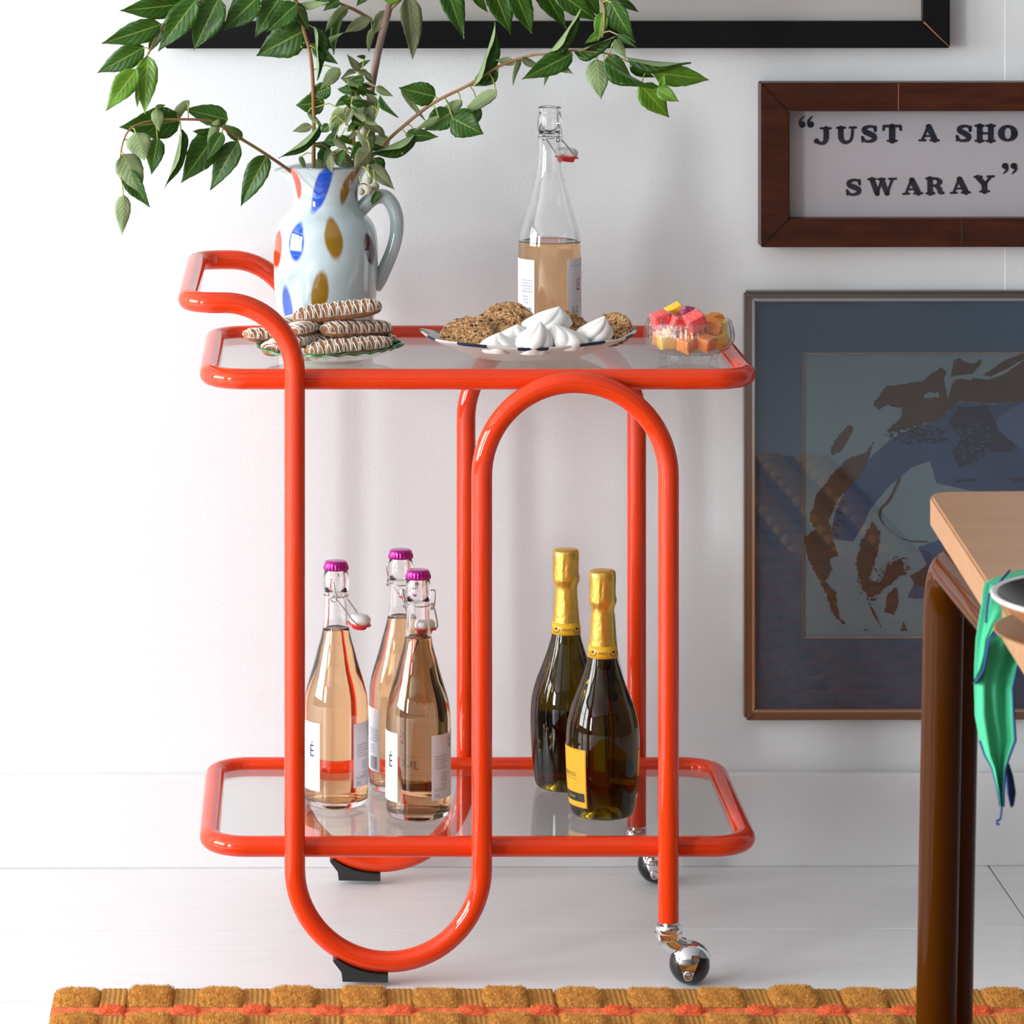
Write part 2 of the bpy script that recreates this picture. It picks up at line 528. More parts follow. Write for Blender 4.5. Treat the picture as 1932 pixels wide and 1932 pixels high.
# ------------------------------------------------------------------ bar cart
TR = 0.0127
DF, DR = 4.740, 5.130            # shelf rail centre lines
DFF, DRF = DF - 2 * TR, DR + 2 * TR
XL, XR = -0.109, 0.5535
ZT, ZB = 0.734, 0.161
CX, CY = (XL + XR) / 2, (DF + DR) / 2
cart = empty('bar_cart', (CX, CY, 0), 'red tubular steel bar cart with two glass shelves and looping side frames', 'cart')
def shelf(z):
    loop = fillet([(XL, DF, z), (XR, DF, z), (XR, DR, z), (XL, DR, z)], 0.046, 10)
    part('shelf_rail', tube(loop, TR, 36, closed=True), M['red'], cart, world=True)
    gl = fillet([(XL + 0.0115, DF + 0.0115, z), (XR - 0.0115, DF + 0.0115, z), (XR - 0.0115, DR - 0.0115, z), (XL + 0.0115, DR - 0.0115, z)], 0.035, 6)
    g = extrude_poly([(p.x, p.y) for p in gl], lambda x, y, tt: Vector((x, y, tt)), z - 0.0015, z + 0.0045)
    part('glass_shelf', g, M['shelfglass'], cart, smooth=False, world=True)
shelf(ZT); shelf(ZB)
GT, GB = ZT + 0.0045, ZB + 0.0045       # glass top heights
sf = DFF / FPX
xz = lambda u, v: ((u - UX) * sf, HC - (v - VY) * sf)
x_post, _ = xz(556, 0); x_mid, _ = xz(909, 0); x_end, _ = xz(1261, 0)
_, z_end = xz(0, 1738); _, z_hand = xz(0, 571); x_hand, _ = xz(354, 0)
r_u = (x_mid - x_post) / 2; r_a = (x_end - x_mid) / 2
_, z_uc = xz(0, 1638); _, z_ac = xz(0, 898)
r_h = 133 * sf
side = [Vector((x_end, 0, z_end)), Vector((x_end, 0, z_ac))]
side += arc(x_mid + r_a, z_ac, r_a, 0, PI, 36)
side += [Vector((x_mid, 0, (z_ac + z_uc) / 2))]
side += arc(x_post + r_u, z_uc, r_u, 0, -PI, 36)
side += [Vector((x_post, 0, (z_uc + z_hand) / 2))]
side += arc(x_post - r_h, z_hand - r_h, r_h, 0, PI / 2, 20)
front = [Vector((p.x, DFF, p.z)) for p in side]
corner = fillet([front[-1], Vector((x_hand, DFF, z_hand)), Vector((x_hand, DRF, z_hand)), Vector((front[-1].x, DRF, z_hand))], [0, 0.034, 0.034, 0], 10, closed=False)
rear = [Vector((p.x, DRF, p.z)) for p in reversed(side)]
frame_path = front + corner[1:-1] + rear
clean = [frame_path[0]]
for p in frame_path[1:]:
    if (p - clean[-1]).length > 1e-5: clean.append(p)
part('tube_frame', tube(clean, TR, 36), M['red'], cart, world=True)
# rubber feet
foot_px = [(628, 1808), (634, 1803), (644, 1810), (660, 1818.5), (678, 1826), (700, 1831), (718, 1833.2), (732, 1833.8), (732, 1848), (646, 1846.5), (644, 1829)]
fpoly = [xz(*p) for p in foot_px]
fpoly = [(x, max(0.0008, z)) for x, z in fpoly]
for d in (DFF, DRF):
    g = extrude_poly(fpoly, lambda x, z, tt: Vector((x, tt, z)), d - 0.0125, d + 0.0125)
    part('rubber_foot', g, M['rubber'], cart, smooth=False, world=True)
# casters
def caster(d):
    c = Vector((x_end + 40 * sf, d, 0.0253)); R = 0.0277
    V, F = [], []
    nl, nm = 128, 96
    def keep(n):
        x, y, z = n
        zz = z * 0.93 + x * 0.22
        if zz > 0.50: return True
        ay = abs(y)
        return ay > 0.35 and abs(x + 0.14) < 0.15 + 0.42 * (z + 0.46) and z > -0.56
    idx = {}
    def vid(i, j, s):
        k = (i % nl if 0 < j < nm else 0, j, s)
        if k not in idx:
            a, b = 2 * PI * (i % nl) / nl, PI * j / nm
            # pole along the axle (y)
            n = Vector((math.sin(b) * math.cos(a), -math.cos(b), math.sin(b) * math.sin(a)))
            idx[k] = len(V)
            V.append(c + Vector((n.x, n.y * 0.86, n.z)) * (R if s == 0 else R - 0.0012))
        return idx[k]
    for j in range(nm):
        for i in range(nl):
            a, b = 2 * PI * (i + 0.5) / nl, PI * (j + 0.5) / nm
            n = Vector((math.sin(b) * math.cos(a), -math.cos(b), math.sin(b) * math.sin(a)))
            if not keep(n): continue
            for s in (0, 1):
                q = [vid(i, j, s), vid(i + 1, j, s), vid(i + 1, j + 1, s), vid(i, j + 1, s)]
                q2 = []
                for e in q:
                    if e not in q2: q2.append(e)
                if len(q2) > 2: F.append(tuple(q2 if s == 0 else q2[::-1]))
    neck = tube([(x_end, d, z_end - 0.020), (x_end + 0.004, d, z_end - 0.026), (x_end + 0.014, d, z_end - 0.031), (x_end + 0.022, d, z_end - 0.031)], [0.0155, 0.014, 0.0125, 0.010], 18)
    hood = part('caster', join((V, F), neck), M['chrome'], cart, world=True)
    col = lathe([(0, 0.0), (0.0145, 0), (0.0160, -0.002), (0.0168, -0.006), (0.0160, -0.009), (0.0170, -0.0095), (0.0172, -0.013), (0.0168, -0.0165), (0.0120, -0.020), (0, -0.021)], 32)
    part('collar', move(col, (x_end, d, z_end - 0.0035)), M['chrome'], hood, world=True, angle=0.6)
    part('stem', move(lathe([(0, 0.006), (0.0075, 0.006), (0.0075, -0.006), (0, -0.006)], 16), (x_end, d, z_end - 0.004)), M['chrome'], hood, world=True, angle=0.6)
    W = lathe([(0, 0.0205), (0.010, 0.0200), (0.016, 0.0178), (0.021, 0.0125), (0.0240, 0.006), (0.0247, 0), (0.0240, -0.006), (0.021, -0.0125), (0.016, -0.0178), (0.010, -0.0200), (0, -0.0205)], 40)
    W = xf(W, Matrix.Translation((c.x, c.y, 0.0249)) @ Matrix.Rotation(PI / 2, 4, 'X'))
    part('wheel', W, M['wheel'], hood, world=True)
    B = lathe([(0, 0.0245), (0.0022, 0.0245), (0.0045, 0.0262), (0.0055, 0.0258), (0.0058, 0.0235), (0.0058, 0.020), (0, 0.020)], 20)
    B = xf(B, Matrix.Translation((c.x - 0.0042, c.y, c.z - 0.0085)) @ Matrix.Rotation(PI / 2, 4, 'X'))
    part('axle_bolt', B, M['chrome'], hood, world=True)
caster(DFF); caster(DRF)

# ------------------------------------------------------------------ bottles
def prof_r(prof, z):
    for (r0, z0), (r1, z1) in zip(prof, prof[1:]):
        if z0 <= z <= z1 and z1 > z0:
            return r0 + (r1 - r0) * (z - z0) / (z1 - z0)
    return prof[-1][0]

def smooth_prof(p, n=6):
    out = []
    for i in range(len(p) - 1):
        p0 = p[max(i - 1, 0)]; p1 = p[i]; p2 = p[i + 1]; p3 = p[min(i + 2, len(p) - 1)]
        for k in range(n):
            tt = k / n
            q = []
            for a in (0, 1):
                q.append(0.5 * (2 * p1[a] + (p2[a] - p0[a]) * tt + (2 * p0[a] - 5 * p1[a] + 4 * p2[a] - p3[a]) * tt ** 2 + (3 * p1[a] - p0[a] - 3 * p2[a] + p3[a]) * tt ** 3))
            out.append(tuple(q))
    out.append(p[-1])
    return out

def patch(prof, a0, a1, z0, z1, off, na=28, nz=8, serrate=0.0, teeth=26, thick=0.00025):
    V, F = [], []
    for s in (0, 1):
        for j in range(nz + 1):
            for i in range(na + 1):
                a = a0 + (a1 - a0) * i / na
                f = j / nz
                z = z0 + (z1 - z0) * f
                if serrate and j == nz: z += serrate * (1 if i % 2 else -1) * 0.5
                if serrate and j == 0: z += serrate * (1 if i % 2 else -1) * 0.5
                r = prof_r(prof, z) + off + s * thick
                V.append(Vector((r * math.sin(a), -r * math.cos(a), z)))
    n = (na + 1) * (nz + 1)
    for j in range(nz):
        for i in range(na):
            q = (j * (na + 1) + i, j * (na + 1) + i + 1, (j + 1) * (na + 1) + i + 1, (j + 1) * (na + 1) + i)
            F.append(q[::-1]); F.append(tuple(n + k for k in q))
    for j in range(nz):
        for i, fl_ in ((0, 1), (na, 0)):
            a, b = j * (na + 1) + i, (j + 1) * (na + 1) + i
            F.append((a, n + a, n + b, b) if fl_ else (a, b, n + b, n + a))
    for i in range(na):
        for j, fl_ in ((0, 0), (nz, 1)):
            a, b = j * (na + 1) + i, j * (na + 1) + i + 1
            F.append((a, n + a, n + b, b) if fl_ else (a, b, n + b, n + a))
    return V, F

_txt = {}
def text2d(s):
    if s in _txt: return _txt[s]
    cu = bpy.data.curves.new('txt', 'FONT'); cu.body = s; cu.size = 1.0; cu.resolution_u = 2
    ob = bpy.data.objects.new('txt', cu); COL.objects.link(ob)
    dg = bpy.context.evaluated_depsgraph_get(); dg.update()
    me = bpy.data.meshes.new_from_object(ob.evaluated_get(dg))
    V = [(v.co.x, v.co.y) for v in me.vertices]; F = [tuple(p.vertices) for p in me.polygons]
    bpy.data.objects.remove(ob); bpy.data.curves.remove(cu); bpy.data.meshes.remove(me)
    _txt[s] = (V, F)
    return _txt[s]

def wrap_text(s, prof, a_left, zb, h, off, cond=0.6, right=False, spacing=None):
    """text starting at angle a_left (or ending there); cap height h"""
    V, F = text2d(s)
    if not V: return [], []
    k = h / 0.70
    xs = [v[0] for v in V]; x0, x1 = min(xs), max(xs)
    out = []
    R = prof_r(prof, zb)
    for x, y in V:
        xx = (x - (x1 if right else x0)) * k * cond
        z = zb + y * k
        r = prof_r(prof, z) + off
        a = a_left + xx / R
        out.append(Vector((r * math.sin(a), -r * math.cos(a), z)))
    return out, F

def rects_wrap(prof, rects, off):
    """rects (a0,a1,z0,z1)"""
    V, F = [], []
    for a0, a1, z0, z1 in rects:
        n = max(1, int(abs(a1 - a0) / 0.08)); o = len(V)
        for i in range(n + 1):
            a = a0 + (a1 - a0) * i / n
            for z in (z0, z1):
                r = prof_r(prof, z) + off
                V.append(Vector((r * math.sin(a), -r * math.cos(a), z)))
        for i in range(n): F.append((o + 2 * i, o + 2 * i + 2, o + 2 * i + 3, o + 2 * i + 1))
    return V, F

OUT = smooth_prof([(0.0352, 0.0008), (0.0380, 0.003), (0.0402, 0.008), (0.0408, 0.016), (0.0408, 0.06), (0.0408, 0.118), (0.0400, 0.134), (0.0372, 0.149), (0.0325, 0.165), (0.0276, 0.181), (0.0234, 0.197), (0.0194, 0.211), (0.0168, 0.224), (0.0152, 0.240), (0.0147, 0.256), (0.0146, 0.2725)], 4)
FIN = [(0.0160, 0.2735), (0.0163, 0.278), (0.0164, 0.284), (0.0158, 0.2905), (0.0146, 0.2965), (0.0139, 0.2990), (0.0143, 0.3010), (0.0146, 0.3030), (0.0142, 0.3053), (0.0128, 0.3060), (0.0112, 0.3055), (0.0104, 0.3035)]
TH = 0.0028
INN = [(max(r - TH, 0.009), z) for r, z in OUT if z > 0.010]
glass_prof = [(0.0, 0.0055), (0.018, 0.0048), (0.030, 0.0016), (0.0335, 0.0003)] + OUT + FIN + [(0.0102, 0.29), (0.0104, 0.273)] + list(reversed(INN)) + [(0.034, 0.0095), (0.026, 0.0100), (0.014, 0.0125), (0.0, 0.0140)]
GLASS_ME = None
def liquid_geo(level):
    ip = [(r - TH + 0.00035, z) for r, z in OUT if z > 0.011 and z < level]
    rl = prof_r(OUT, level) - TH + 0.00035
    prof = [(0, 0.0137), (0.014, 0.0122), (0.026, 0.0097), (0.0345, 0.0093)] + ip + [(rl, level + 0.0006), (rl - 0.0012, level), (rl * 0.6, level - 0.0001), (0, level - 0.0001)]
    return lathe(prof, 64)

D2 = math.radians
FA0, FA1 = -D2(58.5), D2(58.5)
BA0, BA1 = D2(121.5), D2(238.5)
LZ0, LZ1 = 0.024, 0.110
WINE_ME = {}
def rose_bottle(loc, level, front_rot, bail_rot, cap, label, bail_drop, group='rose wine bottles with wire swing stoppers'):
    global GLASS_ME
    root = empty('rose_bottle', loc, label, 'bottle', group)
    first = GLASS_ME is None
    if first:
        o = part('glass_body', lathe(glass_prof, 72), M['glass'], root)
        GLASS_ME = {'glass': o.data}
        for key, geo, mat in (
            ('front', patch(OUT, FA0, FA1, LZ0, LZ1, 0.0002, 60, 4, 0.0012), M['paper']),
            ('back', patch(OUT, BA0, BA1, LZ0 + 0.004, LZ1 - 0.001, 0.0002, 40, 4), M['paper'])):
            me = mesh_data(key, geo[0], geo[1], mat, False); GLASS_ME[key] = me
        of = 0.0009
        g = join(rects_wrap(OUT, [(FA0 + 0.10, FA1 - 0.10, 0.1015, 0.1019), (FA0 + 0.10, FA1 - 0.10, 0.0545, 0.0548), (FA0 + 0.10, FA1 - 0.10, 0.031, 0.0312)], of), wrap_text('JL Q', OUT, FA0 + 0.18, 0.041, 0.0085, of, 0.55))
        GLASS_ME['f_line'] = mesh_data('f_line', g[0], g[1], M['ink_grey'], False)
        g = wrap_text('LE', OUT, FA0 + 0.40, 0.069, 0.0155, of, 0.42)
        GLASS_ME['f_pink'] = mesh_data('f_pink', g[0], g[1], M['ink_pink'], False)
        g = wrap_text('\u00c9', OUT, FA1 - 0.22, 0.067, 0.0155, of, 0.75, True)
        GLASS_ME['f_ink'] = mesh_data('f_ink', g[0], g[1], M['ink'], False)
        lines = []
        b0 = BA0 + 0.06
        for zz, hh, s_, cd in ((0.0985, 0.0065, 'JL Q', 0.6), (0.091, 0.0042, 'FRENCH', 0.55)):
            lines.append(wrap_text(s_, OUT, b0 + 0.62, zz, hh, of, cd))
        warn = ['GOVERNMENT WARNING:', 'WOMEN SHOULD NOT', 'OF ALCOHOLIC BEVERAGES', 'MAY CAUSE HEALTH', 'OR OPERATE MACHINERY']
        for i, s_ in enumerate(warn):
            lines.append(wrap_text(s_, OUT, b0 + 0.05, 0.0810 - i * 0.0036, 0.0020, of, 0.62))
            lines.append(wrap_text(s_, OUT, BA1 - 0.06, 0.0810 - i * 0.0036, 0.0020, of, 0.62, True))
        for i, s_ in enumerate(['IMPORTED BY', 'BOTTLED BY', 'ROSE WINE']):
            lines.append(wrap_text(s_, OUT, b0 + 0.30, 0.0590 - i * 0.0040, 0.0022, of, 0.6))
            lines.append(wrap_text(s_, OUT, BA1 - 0.22, 0.0600 - i * 0.0040, 0.0022, of, 0.6, True))
        lines.append(wrap_text('CA CRV', OUT, b0 + 0.30, 0.0448, 0.0028, of, 0.7))
        lines.append(wrap_text('ALC. 10.5% BY VOL.', OUT, b0 + 0.03, 0.0390, 0.0040, of, 0.42))
        lines.append(wrap_text('750 ML', OUT, b0 + 0.03, 0.0312, 0.0044, of, 0.42))
        bars = []
        a = BA1 - 0.50
        random.seed(3)
        while a < BA1 - 0.12:
            w_ = random.choice((0.008, 0.012, 0.02)); bars.append((a, a + w_, 0.031, 0.047)); a += w_ + random.choice((0.010, 0.016))
        lines.append(rects_wrap(OUT, bars, of))
        g = join(*lines)
        GLASS_ME['b_ink'] = mesh_data('b_ink', g[0], g[1], M['ink_grey'], False)
    else:
        link('glass_body', GLASS_ME['glass'], root)
    if level not in WINE_ME:
        o = part('wine', liquid_geo(level), M['wine'], root); WINE_ME[level] = o.data
    else: link('wine', WINE_ME[level], root)
    fr = D2(front_rot)
    f = link('front_label', GLASS_ME['front'], root, rot=(0, 0, fr))
    for n_, k in (('printed_lines', 'f_line'), ('printed_letters', 'f_pink'), ('printed_letters', 'f_ink')): link(n_, GLASS_ME[k], f)
    b = link('back_label', GLASS_ME['back'], root, rot=(0, 0, fr))
    link('printed_text', GLASS_ME['b_ink'], b)['kind'] = 'stuff'
    # wire bail: swings out along local -y (theta=0) then rotated
    pz = 0.2645
    sx, sy, sz = bail_drop          # stopper offset out, and height
    ring = [Vector((0.0157 * math.cos(2 * PI * i / 28), 0.0157 * math.sin(2 * PI * i / 28), pz + 0.001)) for i in range(28)]
    geos = [tube(ring, 0.0008, 8, closed=True)]
    for s in (-1, 1):
        eye = [Vector((s * (0.0185), 0.0036 * math.cos(a_), pz + 0.0036 * math.sin(a_))) for a_ in [2 * PI * i / 12 for i in range(12)]]
        geos.append(tube(eye, 0.0011, 8, closed=True))
        lev = [Vector((s * 0.0165, 0.001, pz + 0.020)), Vector((s * 0.0205, -0.001, pz + 0.0205)), Vector((s * 0.0218, -0.002, pz + 0.017)), Vector((s * 0.0205, -0.004, pz + 0.004)), Vector((s * 0.0190, -0.004, pz - 0.003))]
        geos.append(tube(smooth3(lev), 0.0010, 8))
        arm = [Vector((s * 0.0190, -0.002, pz + 0.001)), Vector((s * 0.0195, -sy * 0.35, pz - (pz - sz) * 0.25)), Vector((s * 0.0190, -sy * 0.75, pz - (pz - sz) * 0.75)), Vector((s * 0.0165, -sy, sz)), Vector((s * 0.0125, -sy, sz))]
        geos.append(tube(smooth3(arm), 0.0010, 8))
    part('wire_bail', join(*geos), M['steel'], root, rot=(0, 0, D2(bail_rot)))
    sp = lathe([(0, 0.0078), (0.006, 0.0076), (0.0108, 0.0066), (0.0134, 0.0036), (0.0137, 0.0), (0.0128, -0.0040), (0, -0.0042)], 32)
    tilt = Matrix.Translation((0, -sy, sz + 0.002)) @ Matrix.Rotation(0.12, 4, 'X')
    st = part('stopper', xf(sp, tilt), M['ceramic'], root, rot=(0, 0, D2(bail_rot)))
    gk = lathe([(0.006, -0.0038), (0.0150, -0.0040), (0.0152, -0.0055), (0.0105, -0.0062), (0.0095, -0.0098), (0.0080, -0.0110), (0, -0.0112)], 32)
    part('gasket', xf(gk, tilt), M['gasket'], st)
    if cap:
        if 'cap' not in GLASS_ME:
            rf = lambda a_, r, z: 1 + (0.045 * math.cos(21 * a_) if z < 0.303 else 0.02 * math.cos(21 * a_) if z < 0.3055 else 0)
            g = lathe([(0.0136, 0.2985), (0.0155, 0.2985), (0.0156, 0.3015), (0.0149, 0.3050), (0.0143, 0.3078), (0.0128, 0.3092), (0.007, 0.3098), (0, 0.3099)], 126, rfun=rf)
            o = part('crown_cap', g, M['cap'], root); GLASS_ME['cap'] = o.data
        else: link('crown_cap', GLASS_ME['cap'], root)
    return root

def smooth3(pts, n=6):
    pts = [Vector(p) for p in pts]
    out = []
    for i in range(len(pts) - 1):
        p0 = pts[max(i - 1, 0)]; p1 = pts[i]; p2 = pts[i + 1]; p3 = pts[min(i + 2, len(pts) - 1)]
        for k in range(n):
            tt = k / n
            out.append(0.5 * (2 * p1 + (p2 - p0) * tt + (2 * p0 - 5 * p1 + 4 * p2 - p3) * tt * tt + (3 * p1 - p0 - 3 * p2 + p3) * tt ** 3))
    out.append(pts[-1])
    return out

def at(u, d, z):
    return ((u - UX) * d / FPX, d, z)

rose_bottle(at(634, 4.925, GB), 0.224, -89, 78, True, 'capped rose bottle beside the cart post, ceramic stopper hanging out sideways', (0, 0.031, 0.2330))
rose_bottle(at(756, 5.000, GB), 0.223, 79, 150, True, 'capped rose bottle standing at the back behind two others on lower shelf', (0, 0.026, 0.246))
rose_bottle(at(789, 4.868, GB), 0.225, -99, 158, True, 'capped deep orange rose bottle in front of another bottle on lower shelf', (0, 0.024, 0.233))
rose_bottle(at(1037, 5.045, GT), 0.130, 89, 122, False, 'opened half-empty rose bottle without cap on top glass shelf', (0, 0.029, 0.241))

PRO = smooth_prof([(0.0350, 0.0008), (0.0385, 0.003), (0.0408, 0.009), (0.0425, 0.022), (0.0446, 0.045), (0.0460, 0.075), (0.0464, 0.098), (0.0445, 0.118), (0.0392, 0.138), (0.0318, 0.157), (0.0242, 0.178), (0.0186, 0.198), (0.0160, 0.222), (0.0140, 0.250), (0.0135, 0.268), (0.0150, 0.272), (0.0150, 0.300)], 4)
def prosecco(loc, lab_rot, label, extra):
    root = empty('sparkling_wine_bottle', loc, label, 'bottle', 'sparkling wine bottles on the lower shelf')
    part('glass_body', lathe([(0, 0.016), (0.012, 0.014), (0.026, 0.004), (0.033, 0.0003)] + PRO + [(0.010, 0.303), (0, 0.303)], 72), M['greenglass'], root)
    fo = [(prof_r(PRO, z) + 0.0007, z) for z in [0.2000 + 0.0045 * i for i in range(14)]]
    fo += [(0.0152, 0.2640), (0.0168, 0.2665), (0.0172, 0.271), (0.0166, 0.277), (0.0165, 0.284), (0.0166, 0.292), (0.0168, 0.300), (0.0164, 0.305), (0.0145, 0.3075), (0.010, 0.3085), (0, 0.3090)]
    V, F = lathe(fo, 64)
    V2 = []
    for v in V:
        r = math.hypot(v.x, v.y)
        if r > 1e-5 and v.z > 0.216:
            k = 0.0009 if v.z > 0.262 else 0.00025
            nz = 1.5 * mnoise.noise(Vector((v.x * 260, v.y * 260, v.z * 130))) + 0.6 * mnoise.noise(Vector((v.x * 600 + 5, v.y * 600, v.z * 420)))
            s = 1 + k * nz / r
            v = Vector((v.x * s, v.y * s, v.z))
        V2.append(v)
    part('gold_foil', (V2, F), M['foil'], root)
    bandp = [(prof_r(PRO, z) + 0.0010, z) for z in (0.1995, 0.2145)]
    nb = part('neck_band', lathe([(bandp[0][0] - 0.0004, 0.1995), bandp[0], ((bandp[0][0] + bandp[1][0]) / 2, 0.207), bandp[1], (bandp[1][0] - 0.0004, 0.2145)], 48), M['yellow'], root)
    bp = [(bandp[0][0] + 0.0002, 0.1995), (bandp[1][0] + 0.0002, 0.2145)]
    tx = [wrap_text('PROSECCO', bp, -0.35 + 1.57 * k, 0.2050, 0.0030, 0.0001, 0.55) for k in range(4)]
    for k in range(4):
        ac = 0.75 + 1.57 * k
        for i in range(9):
            aa = ac + 0.30 * math.cos(PI + PI * i / 8); zz = 0.2068 + 0.0042 * math.sin(PI + PI * i / 8)
            tx.append(rects_wrap(bp, [(aa - 0.035, aa + 0.035, zz - 0.0006, zz + 0.0006)], 0.0001))
        tx.append(rects_wrap(bp, [(ac - 0.10, ac + 0.10, 0.2060, 0.2088)], 0.0001))
    part('printed_letters', join(*tx), M['blackband'], nb, smooth=False)
    lr = D2(lab_rot)
    a0, a1 = -D2(52), D2(52)
    bl = part('front_label', patch(PRO, a0, a1, 0.016, 0.090, 0.0003, 30, 12), M['orange_edge'], root, rot=(0, 0, lr), smooth=False)
    e = 0.03
    part('label_field', rects_grid(PRO, a0 + e, a1 - e, 0.0172, 0.0888, 0.0007), M['yellow'], bl, smooth=False)
    part('label_band', rects_grid(PRO, a0 + e + .02, a1 - e - .04, 0.0235, 0.0345, 0.0009, 16, 3), M['blackband'], bl, smooth=False)
    tt = [wrap_text('PROSECCO', PRO, a1 - 0.34, 0.0545, 0.0052, 0.0009, 0.75, True), rects_wrap(PRO, [(a0 + 0.45, a1 - 0.30, 0.0512, 0.0516)], 0.0009)]
    part('printed_letters', join(*tt), M['blackband'], bl, smooth=False)
    part('printed_letters', wrap_text('EXTRA DRY', PRO, a1 - 0.40, 0.0275, 0.0030, 0.0011, 0.6, True), M['yellow'], bl, smooth=False)
    b2 = part('back_label', patch(PRO, D2(150), D2(215), 0.024, 0.085, 0.0003, 20, 8), M['yellow'], root, rot=(0, 0, lr), smooth=False)
    part('label_band', rects_grid(PRO, D2(150), D2(215), 0.030, 0.052, 0.0007, 16, 3), M['blackband'], b2, smooth=False)
    part('label_strip', rects_grid(PRO, D2(150), D2(215), 0.024, 0.030, 0.0008, 16, 2), M['paper'], b2, smooth=False)
    if extra:
        st = patch(PRO, D2(82), D2(100), 0.176, 0.252, 0.0014, 4, 10)
        part('tax_strip', st, M['paper'], root, smooth=False)
    return root

def rects_grid(prof, a0, a1, z0, z1, off, na=20, nz=8):
    V, F = [], []
    for j in range(nz + 1):
        for i in range(na + 1):
            a = a0 + (a1 - a0) * i / na; z = z0 + (z1 - z0) * j / nz
            r = prof_r(prof, z) + off
            V.append(Vector((r * math.sin(a), -r * math.cos(a), z)))
    for j in range(nz):
        for i in range(na):
            F.append((j * (na + 1) + i, j * (na + 1) + i + 1, (j + 1) * (na + 1) + i + 1, (j + 1) * (na + 1) + i))
    return V, F

prosecco(at(1068, 5.010, GB), -150, 'dark green sparkling wine bottle in gold foil standing behind its twin', False)
prosecco(at(1137, 4.873, GB), -83.6, 'dark green sparkling wine bottle in gold foil with yellow label turned sideways', True)

